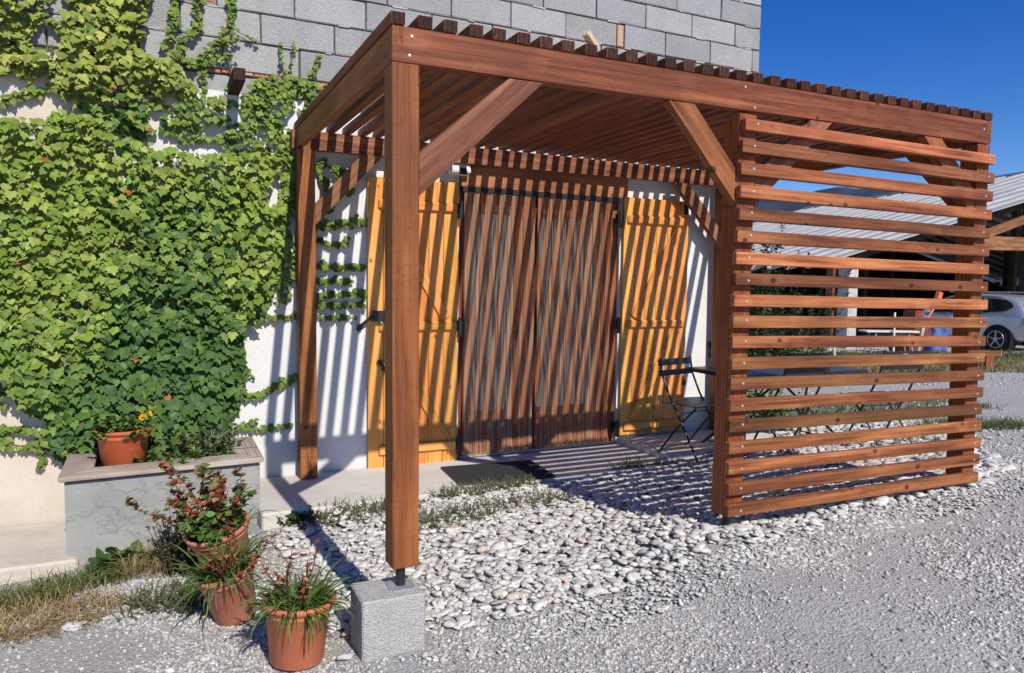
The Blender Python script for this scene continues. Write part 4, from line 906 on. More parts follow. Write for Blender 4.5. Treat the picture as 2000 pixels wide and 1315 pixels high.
IVY_MASS.append(('mid', [(-.30, 2.62), (-.20, 2.78), (.05, 2.86), (.30, 2.80), (.26, 2.62), (.10, 2.45), (-.25, 2.45)]))
IVY_MASS.append(('mid', [(-.12, 2.22), (.14, 2.22), (.13, 1.6), (.07, 1.15), (-.08, 1.08), (-.08, 1.5)]))
IVY_VINES = [(p_, w_*(1.0 if p_[0][1] > 2.5 else 1.45)) for p_, w_ in IVY_VINES]
ivy = tag(empty('ivy', (0, 2.9, 0)), 'dense green ivy climbing the left part of the wall', 'ivy')
def ivy_leaf(v):
    r = random.Random(v); a = [(0, 0), (.34, -.10), (.60, .18), (.40, .42), (.50, .62), (.22, .66), (0, 1.08), (-.22, .66), (-.50, .62), (-.40, .42), (-.60, .18), (-.34, -.10)]
    if v % 3 == 2: a = [(0, 0), (.30, -.12), (.54, .12), (.50, .40), (.36, .60), (.18, .76), (0, .96), (-.18, .76), (-.36, .60), (-.50, .40), (-.54, .12), (-.30, -.12)]
    V = [(0, .30, .02)]+[(x*(1+r.uniform(-.08, .08)), y*(1+r.uniform(-.06, .06)), -.10*abs(x)-.16*max(0, y-.5)**1.5+r.uniform(-.03, .03)) for x, y in a]
    F = [(0, i, i+1) for i in range(1, 12)]+[(0, 12, 1)]
    return np.array(V)*np.array([1, -1, 1]), np.array(F)[:, ::-1]
iv = [ivy_leaf(v) for v in range(8)]
r = np.random.default_rng(77); Lp, Ls, Lc, Lfold = [], [], [], []
YG = np.array([(.225, .325, .045), (.30, .37, .075), (.18, .285, .04)]); MG = np.array([(.165, .26, .045), (.135, .225, .038), (.20, .28, .055)]); DG = np.array([(.075, .155, .033), (.095, .18, .036), (.06, .13, .035)])
def area(p): return abs(sum(p[i][0]*p[(i+1) % len(p)][1]-p[(i+1) % len(p)][0]*p[i][1] for i in range(len(p))))/2
for kind, poly in IVY_MASS:
    dens = {'main': 1500, 'top': 1700, 'top2': 1300, 'mid': 1700}[kind]; xs_ = [p[0] for p in poly]; zs_ = [p[1] for p in poly]; N = int(dens*area(poly)); got = 0
    N_try = int(N*(max(xs_)-min(xs_))*(max(zs_)-min(zs_))/area(poly)); x = r.uniform(min(xs_), max(xs_), N_try); z = r.uniform(min(zs_), max(zs_), N_try); ok = in_poly(x, z, poly)
    for h in IVY_HOLES: ok &= ~in_poly(x, z-.02, h)
    x, z = x[ok], z[ok]
    for a, b in zip(x, z):
        nb = mnoise.noise((a*1.6, b*1.6, 0)); n2 = mnoise.noise((a*5, b*5, 2)); edge_ = not (in_poly(a+.07, b, poly) and in_poly(a-.07, b, poly) and in_poly(a, b-.07, poly))
        if kind == 'mid' and n2 < -.36: continue
        if n2 < -.62: continue
        thick = (.18+.13*nb+.09*n2)*(.45 if edge_ else 1)*(.55 if kind == 'mid' else 1); thick = max(.015, thick)
        y = 2.895-thick*r.uniform(.25, 1.0)
        if kind == 'main':
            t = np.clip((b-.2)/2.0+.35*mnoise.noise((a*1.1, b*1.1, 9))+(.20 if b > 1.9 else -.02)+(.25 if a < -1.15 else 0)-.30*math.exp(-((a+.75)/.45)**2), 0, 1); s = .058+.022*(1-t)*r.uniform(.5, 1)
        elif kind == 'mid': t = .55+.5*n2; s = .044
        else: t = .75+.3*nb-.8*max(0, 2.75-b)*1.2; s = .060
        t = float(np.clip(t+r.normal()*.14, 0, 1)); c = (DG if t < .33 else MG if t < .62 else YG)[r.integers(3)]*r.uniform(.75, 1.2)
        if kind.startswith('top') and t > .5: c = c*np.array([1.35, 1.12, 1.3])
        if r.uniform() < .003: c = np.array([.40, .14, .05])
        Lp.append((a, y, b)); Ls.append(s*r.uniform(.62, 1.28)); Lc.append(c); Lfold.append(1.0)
for pts, wd in IVY_VINES:
    for (a, b) in zip(pts, pts[1:]):
        L = math.hypot(b[0]-a[0], b[1]-a[1]); N = max(4, int(L/.0095*(wd/.05)**.7))
        for k in range(N):
            t = r.uniform(); s = min(.050, wd*.85)*r.uniform(.65, 1.1); x_ = a[0]+(b[0]-a[0])*t+r.normal()*wd*.20; z_ = a[1]+(b[1]-a[1])*t+r.normal()*wd*.20+s*.3
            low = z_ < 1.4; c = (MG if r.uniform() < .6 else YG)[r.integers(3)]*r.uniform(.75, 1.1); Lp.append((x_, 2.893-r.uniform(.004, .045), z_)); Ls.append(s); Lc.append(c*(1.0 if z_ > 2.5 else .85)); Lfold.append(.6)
Lp = np.array(Lp); Ls = np.array(Ls); Lc = np.array(Lc); n = len(Lp)
# local frame: x across, y up the blade (tip hangs down), z out of the face; tilt the face upwards
tilt = np.clip(r.normal(.52, .27, n), .0, 1.3); roll = r.normal(0, .38, n); yw = r.normal(0, .40, n)
def rot_ivy(i):
    return Matrix.Rotation(yw[i], 3, 'Z') @ Matrix.Rotation(math.pi/2-tilt[i], 3, 'X') @ Matrix.Rotation(roll[i], 3, 'Z')
RmL = np.array([[list(q_) for q_ in rot_ivy(i)] for i in range(n)]); wh = r.integers(0, 8, n); SL_ = np.stack([Ls*r.uniform(.78, 1.12, n), Ls*r.uniform(.85, 1.1, n), Ls*r.uniform(.4, 2.4, n)], 1)
front = np.argsort(-(Ls*(Lp[:, 0] > -1.75)*(Lp[:, 0] < .2)*(Lp[:, 2] < 3.1)*(2.9-Lp[:, 1] > .09)))[:300]; mk = np.ones(n, bool); mk[front] = False
lm = {}
for i in front:
    t = 0 if Lc[i][1] < .19 else 1 if Lc[i][1] < .29 else 2; k = (int(wh[i]), t, i % 2)
    if k not in lm:
        c = (DG, MG, YG)[t][i % 3]; me = np_mesh('leaf', iv[k[0]][0], iv[k[0]][1], np.repeat(c[None], len(iv[k[0]][0]), 0)); me.materials.append(M_LEAF); lm[k] = me
    o = bpy.data.objects.new('leaf', lm[k]); COL.objects.link(o); o.parent = ivy; o.rotation_mode = 'QUATERNION'; o.rotation_quaternion = rot_ivy(i).to_quaternion(); o.location = Lp[i]-np.array([0, 2.9, 0]); o.scale = SL_[i]
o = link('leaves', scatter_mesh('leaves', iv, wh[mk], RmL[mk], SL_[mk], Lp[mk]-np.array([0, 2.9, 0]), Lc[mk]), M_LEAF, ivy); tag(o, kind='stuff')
bm = bmesh.new()
for pts, wd in IVY_VINES:
    for a, b in zip(pts, pts[1:]): bm_cyl(bm, (a[0], -.004, a[1]), (b[0], -.004, b[1]), .0035, .0025, 5)
for i in range(46):
    x = rr.uniform(-1.5, -.4); z = rr.uniform(.02, .5); px_, pz_ = x, z
    for k in range(9):
        qx, qz = px_+rr.uniform(-.12, .12), pz_+rr.uniform(.10, .26)
        if qz > 3.0: break
        bm_cyl(bm, (px_, -.012, pz_), (qx, -.012, qz), .006-.0004*k, None, 5); px_, pz_ = qx, qz
M_STEM = simple('ivy_stem', (.16, .11, .07), .9, .1, var=.3, ns=50); tag(link('stems', bm_mesh('stems', bm), M_STEM, ivy), kind='stuff')

# ------------------------------------------------------------------ folding bistro furniture
def tube_bm(bm, pts, r_, n=8):
    for a, b in zip(pts, pts[1:]): bm_cyl(bm, a, b, r_, None, n)
M_TAG = simple('maker_plate', (.38, .38, .40), .4, .5)
def make_chair(label, loc, rz):
    """local: +y is the way the sitter faces; width along x"""
    c = tag(empty('folding_chair', loc, rz), label, 'chair', 'black folding chairs around the garden table'); hw = .215
    for s in (-1, 1):
        x = s*hw; bm = bmesh.new()
        pts = [(x, .235, 0), (x, .03, .36), (x, -.10, .58), (x, -.185, .76), (x, -.215, .92)]
        for a, b in zip(pts, pts[1:]): bm_cyl(bm, a, b, .0095, None, 8)
        link('frame_leg', bm_mesh('frame_leg', bm), M_BLACK, c)
        bm = bmesh.new(); xi = s*(hw-.028)
        pts = [(xi, -.235, 0), (xi, -.02, .28), (xi, .175, .485)]
        for a, b in zip(pts, pts[1:]): bm_cyl(bm, a, b, .0095, None, 8)
        link('cross_leg', bm_mesh('cross_leg', bm), M_BLACK, c)
    for a_, b_ in (((-hw, .20, .06), (hw, .20, .06)), ((-hw+.028, -.20, .045), (hw-.028, -.20, .045)), ((-hw, .0, .41), (hw, .0, .41))):
        bm = bmesh.new(); bm_cyl(bm, a_, b_, .006); link('stretcher', bm_mesh('stretcher', bm), M_BLACK, c)
    for k in range(8):
        y = -.185+.052*k; bm = bmesh.new(); bm_box(bm, (0, 0, 0), (.40, .030, .012)); bmesh.ops.bevel(bm, geom=list(bm.edges), offset=.003, segments=1, affect='EDGES'); o_ = link('seat_slat', bm_mesh('seat_slat', bm), M_TABLE, c); o_.location = (0, y, .497)
    for z, y, h in ((.875, -.206, .062), (.775, -.190, .055)):
        bm = bmesh.new(); bm_box(bm, (0, 0, 0), (.47, .016, h)); bmesh.ops.bevel(bm, geom=list(bm.edges), offset=.004, segments=1, affect='EDGES'); o_ = link('back_slat', bm_mesh('back_slat', bm), M_BLACK, c); o_.location = (0, y-.008, z); o_.rotation_euler = (R_(8), 0, 0)
    bm = bmesh.new(); bm_box(bm, (0, -.226, .878), (.055, .003, .018)); link('plate', bm_mesh('plate', bm), M_TAG, c)
    return c
zc = lambda x, y: ghf(x, y)+.015
make_chair('black folding chair at the left end of the table, near the right shutter', (3.36, 2.06, -.225), math.atan2(-.22, -.975)).scale = (.98, .98, .93)
make_chair('black folding chair seen from behind, nearer the screen post', (3.83, 1.42, zc(3.83, 1.42)-.02), R_(-4))
make_chair('black folding chair seen from behind, towards the screen right end', (4.86, 1.33, zc(4.86, 1.33)-.02), R_(-6))
make_chair('black folding chair on the far side of the table', (4.45, 2.66, -.21), R_(176))
def make_table(label, loc, rz, L, D, H):
    t = tag(empty('garden_table', loc, rz), label, 'table'); nsl = 10; wd = (D-.03)/nsl
    for k in range(nsl):
        bm = bmesh.new(); bm_box(bm, (0, 0, 0), (L-.03, wd-.008, .014)); bmesh.ops.bevel(bm, geom=list(bm.edges), offset=.003, segments=1, affect='EDGES'); o_ = link('top_slat', bm_mesh('top_slat', bm), M_TABLE, t); o_.location = (0, -D/2+.015+wd*(k+.5), H-.008)
    bm = bmesh.new()
    for s in (-1, 1): bm_box(bm, (0, s*(D/2), H-.02), (L, .014, .034)); bm_box(bm, (s*(L/2-.0), 0, H-.0205), (.014, D-.016, .033))
    link('rim', bm_mesh('rim', bm), M_BLACK, t)
    for s in (-1, 1):
        for u in (-1, 1):
            bm = bmesh.new(); bm_cyl(bm, (s*(L/2-.12), u*(D/2-.06), 0), (s*(L/2-.12-.5), -u*(D/2-.10), H-.03), .012, None, 8); link('leg', bm_mesh('leg', bm), M_BLACK, t)
    for s in (-1, 1): bm = bmesh.new(); bm_cyl(bm, (s*(L/2-.16), -(D/2-.10), .06), (s*(L/2-.16), (D/2-.10), .06), .007); link('stretcher', bm_mesh('stretcher', bm), M_BLACK, t)
    return t
make_table('long dark slatted metal table behind the screen', (4.34, 2.06, -.235), R_(-2), 1.50, .74, .745)

# ------------------------------------------------------------------ barn
barn = tag(empty('barn', (16.93, 12.67, -.5)), 'open timber barn with pale corrugated sheet roof across the yard', 'barn')
gd = Vector((.976, -.216, 0)); rd = Vector((.216, .976, 0)); BO = Vector((16.93, 12.67, 0)); TS = .288
def bp_(g_, r_, z): return BO+gd*g_+rd*r_+Vector((0, 0, z))
M_CORR = MT('corrugated_sheet', .55, .35); _g = M_CORR.n('NewGeometry').outputs[0]; M_CORR.col(M_CORR.mix((.38, .375, .36), (.52, .515, .495), M_CORR.ramp(M_CORR.noise(_g, .9, 5, .7), [(.35, 0.0), (.7, 1.0)]))); M_CORR = M_CORR.m
M_DARKPL = simple('barn_planks', (.06, .045, .035), .9, .1, var=.4, ns=3)
for k in range(22):
    r0 = -.4+k*1.032
    for (g0, g1, z0, z1) in ((-.25, 15, 2.0, 6.39), (30.25, 15.02, 2.0, 6.39)):
        V, F = [], []; lift = rr.uniform(0, .03)
        prof = [(0, 0), (.50, 0), (.62, -.13), (.80, -.13), (.94, 0), (1.0, .02)]
        for q_, (pq, pz) in enumerate(prof):
            rq = r0+1.028*pq; a = pz+lift
            for g_, z in ((g0, z0), (g1, z1)): V.append(bp_(g_, rq, z+a)-barn.location)
            if q_: b = 2*q_; F.append((b-2, b, b+1, b-1))
        bm = bmesh.new(); bm.from_mesh(mesh('tmp', V, F)); bmesh.ops.solidify(bm, geom=list(bm.faces), thickness=.03); link('roof_sheet', bm_mesh('roof_sheet', bm), M_CORR, barn)
def bb(nm, g0, r0, z0, g1, r1, z1, wy, hz, mat=None):
    p0 = bp_(g0, r0, z0)-barn.location; p1 = bp_(g1, r1, z1)-barn.location; o_ = bar(nm, p0, p1, wy, hz, mat or M_BARNWOOD, None, (0, 0, 1) if abs(p1.z-p0.z) < abs((p1-p0).x)+abs((p1-p0).y) else (1, 0, 0)); o_.parent = barn; return o_
bb('ridge_cap', 15, -.5, 6.42, 15, 22.4, 6.42, .5, .08, M_CORR)
bb('tie_beam', 5.3, 0, 2.78, 29.5, 0, 2.78, .25, .42); bb('verge_rafter', .1, .12, 1.97, 14.9, .12, 6.24, .12, .22, M_DARKPL); bb('verge_rafter', 15.1, .12, 6.24, 29.9, .12, 1.97, .12, .22, M_DARKPL)
bb('strut', 5.6, -.06, 3.02, 9.8, -.06, 4.42, .14, .26); bb('strut', 24.0, -.06, 3.02, 20.2, -.06, 4.42, .14, .26)
for g_ in (.35, 7.4, 15, 22.6, 29.6):
    for r_ in (0, 7.4, 14.8, 21.9):
        h = 2.0+TS*min(g_, 30-g_)-.15; bb('post', g_, r_, -.7, g_, r_, h, .24, .24, M_DARKPL if g_ > 1 else None)
M_PIL = simple('concrete_pillar', (.50, .48, .44), .9, .1, var=.2, ns=6, nb=.3)
pb = bb('pillar', .62, -.35, -.6, .62, -.35, 1.95, .38, .38, M_PIL)
for (g0, r0, g1, r1, nm) in ((.0, 22.0, 30, 22.0, 'rear_wall'), (29.9, 0, 29.9, 22, 'end_wall')):
    a, b = bp_(g0, r0, -.6)-barn.location, bp_(g1, r1, -.6)-barn.location; up = Vector((0, 0, 2.3)); pts = [a, b, b+up, a+up]
    if nm == 'rear_wall': pts = [a, b, b+up, bp_(15, 22.0, 6.2)-barn.location, a+up]
    bm = bmesh.new(); f = bm.faces.new([bm.verts.new(p) for p in pts]); ex = bmesh.ops.solidify(bm, geom=[f], thickness=.12); link(nm, bm_mesh(nm, bm), M_DARKPL, barn)
bb('side_rail', .05, .3, 1.0, .05, 22, 1.0, .1, .2, M_DARKPL)
a, b = bp_(.0, 7.3, -.6)-barn.location, bp_(.0, 22, -.6)-barn.location; bm = bmesh.new(); up = Vector((0, 0, 2.5)); f = bm.faces.new([bm.verts.new(p) for p in (a, b, b+up, a+up)]); bmesh.ops.solidify(bm, geom=[f], thickness=.1); link('side_wall', bm_mesh('side_wall', bm), M_DARKPL, barn)
bm = bmesh.new(); bm_box(bm, (15.2, 11, -.02), (30.5, 22, .04)); me = bm_mesh('earth_floor', bm); o = link('earth_floor', me, simple('barn_floor', (.10, .085, .07), .95, .1, var=.4, ns=2), barn); o.rotation_euler = (0, 0, math.atan2(gd.y, gd.x)); o.location = (0, 0, .04)

# things stored in the barn mouth
M_TARP = simple('blue_tarp', (.10, .17, .42), .6, .3, var=.15, ns=5)
tp = Vector((17.591, 9.558, -0.377)); gz = ghf(tp.x, tp.y); V, F = [], []
for i in range(15):
    for j in range(9):
        t, s = i/14, j/8; V.append(((t-.5)*(.75+.25*(1-s))+.03*math.sin(j*2.3), .08*math.sin(t*19+s*3)+.12*s*math.sin(t*9), 1.15*(1-s)-.25*math.sin(t*3.1)*(1-s)**2+.05*math.sin(t*6)*(1-s)))
        if i and j: b = i*9+j; F.append((b-10, b-9, b, b-1))
tarp = link('blue_sheet', mesh('blue_sheet', V, F), M_TARP, None, True); tarp.location = (tp.x, tp.y, gz+.05); tarp.rotation_euler = (0, 0, R_(-30)); tag(tarp, 'crumpled blue sheet hanging in the barn opening', 'sheet')
md = tarp.modifiers.new('t', 'SOLIDIFY'); md.thickness = .012
op = Vector((18.054, 9.783, 1.177)); om = tag(empty('machine', (op.x, op.y, ghf(op.x, op.y))), 'rusty red machine with a raised orange handle in the barn', 'machine'); M_RUST = simple('rusty_red', (.20, .055, .03), .7, .3, var=.4, ns=8); M_ORG = simple('orange_paint', (.62, .16, .06), .5, .4)
bm = bmesh.new(); bm_box(bm, (-.75, .1, .55), (.9, .6, .35)); bm_box(bm, (-.85, .1, .95), (.35, .35, .5)); bm_cyl(bm, (-1.1, -.2, .3), (-1.1, .4, .3), .3, n=16); bm_cyl(bm, (-.3, -.2, .25), (-.3, .4, .25), .25, n=16); link('body', bm_mesh('body', bm), M_RUST, om)
bm = bmesh.new(); bm_cyl(bm, (-.6, 0, .8), (.0, 0, 1.45), .03); bm_box(bm, (-.02, 0, 1.55), (.16, .1, .30), Matrix.Rotation(R_(20), 3, 'Y')); link('handle', bm_mesh('handle', bm), M_ORG, om)
rk = Vector((16.085, 9.737, -0.321)); rack = tag(empty('trestle_table', (rk.x, rk.y, ghf(rk.x, rk.y)), R_(-28)), 'low pale topped trestle table in front of the barn', 'table'); bm = bmesh.new(); bm_box(bm, (0, 0, .66), (1.35, .5, .04)); link('top', bm_mesh('top', bm), M_WHITEPL, rack)
for s in (-1, 1):
    for u in (-1, 1): bm = bmesh.new(); bm_cyl(bm, (s*.55, u*.2, 0), (s*.4, u*.18, .64), .022); link('leg', bm_mesh('leg', bm), M_GALV, rack)
bm = bmesh.new(); q0 = Vector((15.842, 9.409, -0.313)); bm_cyl(bm, (0, 0, 0), (.12, .1, 1.15), .025); po = link('leaning_pole', bm_mesh('leaning_pole', bm), M_WHITEPL); po.location = (q0.x, q0.y, ghf(q0.x, q0.y)); tag(po, 'thin pale pole leaning in front of the barn', 'pole')
q0 = Vector((15.330, 8.431, -0.336)); pk = bar('plank', (q0.x, q0.y, ghf(q0.x, q0.y)), (q0.x+.22, q0.y, ghf(q0.x, q0.y)+.95), .1, .05, M_GREYWOOD, None, (0, 1, 0)); tag(pk, 'weathered plank leaning beside the trestle table', 'plank')
q0 = Vector((12.576, 8.653, -0.360)); wt = tag(empty('white_stool', (q0.x, q0.y, ghf(q0.x, q0.y)), R_(20)), 'white plastic stool standing before the barn', 'stool'); bm = bmesh.new(); bm_box(bm, (0, 0, .44), (.36, .36, .03)); link('seat', bm_mesh('seat', bm), M_WHITEPL, wt)
for s in (-1, 1):
    for u in (-1, 1): bm = bmesh.new(); bm_cyl(bm, (s*.15, u*.15, 0), (s*.13, u*.13, .43), .022); link('leg', bm_mesh('leg', bm), M_WHITEPL, wt)
q0 = Vector((15.496, 6.901, -0.337)); bz = ghf(q0.x, q0.y); bn = tag(empty('low_bench', (q0.x, q0.y, bz), R_(-35)), 'short wooden trestle with pale cut ends by the car', 'trestle')
for nm, a, b, w1, h1, m_ in (('top_beam', (-.35, 0, .36), (.28, 0, .36), .12, .12, M_WOOD), ('leg', (.05, 0, 0), (.05, 0, .30), .14, .14, M_SLAT), ('leg', (-.28, 0, 0), (-.28, 0, .30), .10, .10, M_OFFCUT)):
    o_ = bar(nm, a, b, w1, h1, m_, None, (0, 0, 1) if nm == 'top_beam' else (1, 0, 0)); o_.parent = bn
for x_ in (.285, -.355): bm = bmesh.new(); bm_box(bm, (x_, 0, .36), (.008, .115, .115)); link('cut_end', bm_mesh('cut_end', bm), M_OFFCUT, bn)

# ------------------------------------------------------------------ car
M_CARP = MT('silver_paint', .32, .5); M_CARP.b.inputs['Metallic'].default_value = .55; M_CARP.b.inputs['Coat Weight'].default_value = .6; M_CARP.col((.46, .49, .55)); M_CARP = M_CARP.m
M_CARG = simple('car_glass', (.010, .012, .015), .06, .6); M_TYRE = simple('tyre', (.02, .02, .02), .85, .2); M_RIM = simple('alloy', (.38, .39, .42), .35, .5, .8); M_LAMP = simple('tail_lamp', (.12, .014, .01), .2, .5)
def car(loc, rz):
    """local: +x forwards, left side +y"""
    c = tag(empty('parked_car', loc, rz), 'silver grey estate car parked in front of the barn', 'car')
    # stations: x, half width at sill, belt z, half width at belt, roof z, half width roof, bottom z
    st = [(-2.30, .60, .55, .78, .86, .80, .86), (-2.22, .80, .42, .90, .98, .88, 1.02), (-1.95, .88, .32, .95, 1.05, .80, 1.42), (-1.55, .90, .28, .96, 1.08, .72, 1.62), (-.8, .90, .26, .96, 1.06, .70, 1.67), (0, .90, .26, .96, 1.03, .70, 1.68), (.55, .90, .26, .96, 1.01, .71, 1.60), (.95, .90, .26, .95, 1.00, .76, 1.32), (1.35, .90, .27, .93, .98, .90, 1.05), (1.9, .88, .30, .90, .90, .86, .94), (2.25, .76, .38, .82, .75, .76, .80), (2.33, .60, .48, .66, .66, .6, .70)]
    bm = bmesh.new(); rows = []
    for x, w0, z0, w1, z1, w2, z2 in st:
        r_ = []
        for s in (1, -1):
            ring = [(x, s*w0*.92, z0), (x, s*w0, z0+.10), (x, s*(w1+.01), (z0+z1)/2+.05), (x, s*w1, z1), (x, s*(w1-.02), z1+.03), (x, s*w2, z2-.06), (x, s*(w2-.10), z2), (x, s*.25, z2+.02)]
            r_.append(ring)
        full = r_[0]+r_[1][::-1]; rows.append([bm.verts.new(p) for p in full])
    m_ = len(rows[0])
    for a, b in zip(rows, rows[1:]):
        for k in range(m_): bm.faces.new((a[k], a[(k+1) % m_], b[(k+1) % m_], b[k]))
    bm.faces.new(rows[0]); bm.faces.new(rows[-1][::-1]); bmesh.ops.recalc_face_normals(bm, faces=bm.faces)
    body = link('body', bm_mesh('body', bm), M_CARP, c, True); sb = body.modifiers.new('s', 'SUBSURF'); sb.levels = 2; sb.render_levels = 2
    # wheel wells
    for xw in (-1.42, 1.42):
        for s in (1, -1):
            bm = bmesh.new(); bm_cyl(bm, (xw, s*.70, .36), (xw, s*.975, .36), .43, n=32); link('wheel_arch', bm_mesh('wheel_arch', bm), M_TYRE, c)
            wl = empty('wheel', (xw, s*.90, .36)); wl.parent = c
            bm = bmesh.new(); bm_cyl(bm, (0, -s*.11, 0), (0, s*.11, 0), .36, n=32); bmesh.ops.bevel(bm, geom=[e for e in bm.edges if len(e.link_faces) == 2 and e.calc_face_angle(0) > 1], offset=.03, segments=2, affect='EDGES'); link('tyre', bm_mesh('tyre', bm), M_TYRE, wl)
            bm = bmesh.new(); bm_cyl(bm, (0, s*.09, 0), (0, s*.115, 0), .065, n=16)
            for k in range(5):
                a = k*2*math.pi/5+.3; bm_cyl(bm, (0, s*.112, 0), (math.cos(a)*.235, s*.112, math.sin(a)*.235), .026, .020, 6)
            for k in range(28):
                a, b = k*2*math.pi/28, (k+1)*2*math.pi/28; bm_cyl(bm, (math.cos(a)*.245, s*.112, math.sin(a)*.245), (math.cos(b)*.245, s*.112, math.sin(b)*.245), .014, None, 6)
            link('rim', bm_mesh('rim', bm), M_RIM, wl)
    def side_poly(nm, pts, mat, off=.012):
        for s in (1, -1):
            bm = bmesh.new(); vs = []
            for x, z in pts:
                t = min(1, max(0, (z-1.06)/.56)); y = s*((.955+(.735-.955)*t)+off); vs.append(bm.verts.new((x, y, z)))
            f = bm.faces.new(vs); bmesh.ops.triangulate(bm, faces=[f]); link(nm, bm_mesh(nm, bm), mat, c)
    side_poly('rear_quarter_window', [(-.92, 1.12), (-1.62, 1.20), (-1.80, 1.30), (-1.72, 1.42), (-1.50, 1.52), (-.92, 1.55)], M_CARG); side_poly('rear_door_window', [(-.84, 1.12), (-.02, 1.10), (-.02, 1.57), (-.84, 1.56)], M_CARG); side_poly('front_door_window', [(.06, 1.10), (.98, 1.08), (.52, 1.50), (.06, 1.57)], M_CARG)
    for s in (1, -1):
        bm = bmesh.new(); bm_box(bm, (-2.20, s*.84, .95), (.20, .12, .17), Matrix.Rotation(s*R_(24), 3, 'Z')); bmesh.ops.bevel(bm, geom=list(bm.edges), offset=.03, segments=2, affect='EDGES'); link('tail_lamp', bm_mesh('tail_lamp', bm), M_LAMP, c)
        bm = bmesh.new(); bm_cyl(bm, (-1.5, s*.66, 1.72), (.4, s*.66, 1.73), .018); link('roof_rail', bm_mesh('roof_rail', bm), M_GALV, c)
        bm = bmesh.new(); bm_box(bm, (-.45, s*.985, .92), (.18, .02, .03)); bm_box(bm, (.55, s*.985, .90), (.18, .02, .03)); link('door_handle', bm_mesh('door_handle', bm), M_CARP, c)
        bm = bmesh.new(); bm_box(bm, (.82, s*1.06, 1.12), (.12, .2, .14)); bmesh.ops.bevel(bm, geom=list(bm.edges), offset=.03, segments=2, affect='EDGES'); link('mirror', bm_mesh('mirror', bm), M_CARP, c)
    bm = bmesh.new(); bm_box(bm, (-2.0, 0, 1.32), (.03, 1.35, .34), Matrix.Rotation(R_(-33), 3, 'Y')); link('rear_window', bm_mesh('rear_window', bm), M_CARG, c)
    bm = bmesh.new(); bm_box(bm, (.98, 0, 1.33), (.03, 1.35, .56), Matrix.Rotation(R_(-58), 3, 'Y')); link('windscreen', bm_mesh('windscreen', bm), M_CARG, c)
    return c
CARPOS = Vector((21.181, 10.032, -0.507)); car_yaw = math.atan2(math.cos(R_(5)), math.sin(R_(5)))
fwd_ = Vector((math.cos(car_yaw), math.sin(car_yaw), 0)); left_ = Vector((-fwd_.y, fwd_.x, 0)); base = CARPOS-left_*.9+fwd_*1.42
car((base.x, base.y, ghf(base.x, base.y)-.02), car_yaw)

# ------------------------------------------------------------------ bushes, verge grass, hills
def bush(label, q, H, Wd, seed, cols, nst=60, nl=70, ls=.055):
    z = ghf(q.x, q.y); b = tag(empty('bush', (q.x, q.y, z)), label, 'bush'); V, F, C = sprigs(nst, Wd*.35, H, .55, nl, ls, cols, seed, stemc=(.06, .04, .03), bare=.05); add_part('foliage', (V, F, C), M_LEAF, b)
    bm = bmesh.new()
    for k in range(5): a = k*1.3; bm_cyl(bm, (.05*math.cos(a), .05*math.sin(a), -.05), (.3*Wd*math.cos(a), .3*Wd*math.sin(a), H*.6), .03, .008, 6)
    link('stems', bm_mesh('stems', bm), M_STEM, b)
bush('tall dark leafy bush just beyond the middle screen post', Vector((7.964, 6.470, 0.081)), 2.55, 1.7, 91, [(.035, .065, .025), (.05, .085, .03), (.025, .045, .02), (.08, .11, .05)], 90, 90, .075)
bush('lower dark bush right of the tall one before the barn', Vector((9.816, 7.229, -0.097)), 1.6, 1.6, 92, [(.04, .07, .03), (.03, .05, .02), (.07, .11, .04)], 60, 70, .07)
bush('bright green low bush between table and barn', Vector((8.901, 6.016, 0.093)), .75, .9, 93, [(.14, .22, .05), (.10, .18, .04)], 40, 40, .07)
bush('bright green clump of leaves behind the table', Vector((5.481, 3.325, 0.000)), .42, .7, 94, [(.12, .22, .04), (.16, .26, .06)], 30, 36, .05)
def strip(name, pts, n, L, wd, cols, label, seed, nb=8):
    r_ = np.random.default_rng(seed); Vs, Fs, Cs, off = [], [], [], 0
    for i in range(n):
        t = r_.uniform()*(len(pts)-1); k = int(t); f = t-k; a, b = pts[k], pts[k+1]; s = r_.uniform(); x = (a[0]*(1-f)+b[0]*f); y = (a[1]*(1-f)+b[1]*f); w2 = a[2]*(1-f)+b[2]*f; q = (s-.5)*w2; x += q*rd.x*1.0; y += q*rd.y
        V, F, C = blades(nb, .08, L, wd, .7, .8, cols, int(r_.integers(1e6)), 3); Vs.append(V+np.array([x, y, ghf(x, y)])); Fs.append(F+off); Cs.append(C); off += len(V)
    o = link(name, np_mesh(name, np.concatenate(Vs), np.concatenate(Fs), np.concatenate(Cs)), M_BLADE); tag(o, label, 'grass', kind='stuff')
pA_, pB_, pC_ = Vector((10.301, 8.100, -0.196)), Vector((13.997, 7.961, -0.388)), Vector((19.851, 6.787, -0.394))
strip('verge_grass', [(pA_.x, pA_.y, 3.2), (pB_.x, pB_.y, 2.8), (pC_.x, pC_.y, 3.4)], 1900, .20, .016, [(.34, .28, .13), (.42, .34, .17), (.26, .24, .10), (.16, .19, .07)], 'dry yellowish grass verge between yard and barn', 101)
pA_, pB_, pC_ = Vector((11.268, 9.852, -0.276)), Vector((15.056, 9.453, -0.370)), Vector((21.699, 7.669, -0.430))
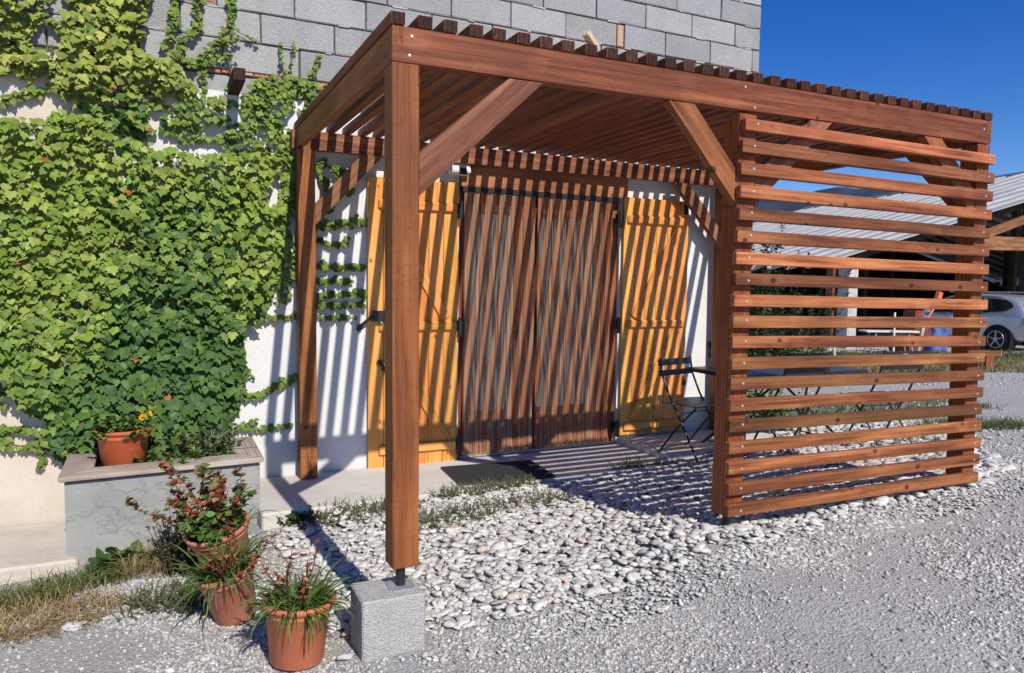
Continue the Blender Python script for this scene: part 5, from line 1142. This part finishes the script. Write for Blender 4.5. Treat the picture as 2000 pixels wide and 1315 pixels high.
strip('verge_grass', [(pA_.x, pA_.y, 1.6), (pB_.x, pB_.y, 1.4), (pC_.x, pC_.y, 1.8)], 800, .26, .018, [(.12, .16, .06), (.22, .22, .10), (.10, .13, .05)], 'greener tall grass at the foot of the barn and car', 102)
q = Vector((5.657, 3.460, -0.028)); strip('verge_grass', [(q.x, q.y, .8), (q.x+3.2, q.y-.4, .9)], 160, .14, .012, [(.12, .17, .06), (.18, .2, .09)], 'green grass patch beyond the table', 103)
# hills
def hills(dist, pts, name, label, c1, c2):
    V, F, rows = [], [], 9; n_ = 140; us = np.linspace(pts[0][0], pts[-1][0], n_); hv = np.interp(us, [p[0] for p in pts], [p[1] for p in pts])
    for i, (u, h) in enumerate(zip(us, hv)):
        az_ = R_(u); b0 = Vector((-.9+dist*math.sin(az_), -3+dist*math.cos(az_), 0)); tz = 1.24+dist*math.tan(R_(h+mnoise.noise((u*.6, 0, 0))*.12+mnoise.noise((u*2.0, 0, 4))*.05)); outd = (b0-Vector((-.9, -3, 0))).normalized()
        for j in range(rows):
            t = j/(rows-1); p = b0-outd*(dist*.45*(1-t)); z = -2+(tz+2)*t**1.25+mnoise.noise((u*.9, t*6, 2))*dist*.012*t*(1-t)*4; V.append((p.x, p.y, z))
            if i and j: b = i*rows+j; F.append((b-rows-1, b-1, b, b-rows))
    m = MT(name+'_mat', 1.0, .02); g = m.n('NewGeometry').outputs[0]; m.col(m.mix(c1, c2, m.ramp(m.noise(g, .009, 6, .7), [(.45, 0.0), (.62, 1.0)])))
    o = link(name, mesh(name, V, F), m.m, None, True); tag(o, label, kind='structure')
hills(3200, [(-3.09, 0.42), (33.69, 3.637), (41.19, 6.172), (43.71, 6.414), (46.85, 6.688), (48.19, 7.104), (49.52, 7.226), (52.11, 7.04), (54.6, 6.645), (57.56, 5.962), (60.35, 5.24), (69.85, 3.02), (82.57, 0.987)], 'mountain', 'distant forested mountain ridge with blue haze tinted into its colour', (.035, .05, .085), (.055, .07, .10))  # dark forest colours with the blue of distant haze painted in
print('blocks', nblk, 'ivy leaves', n)
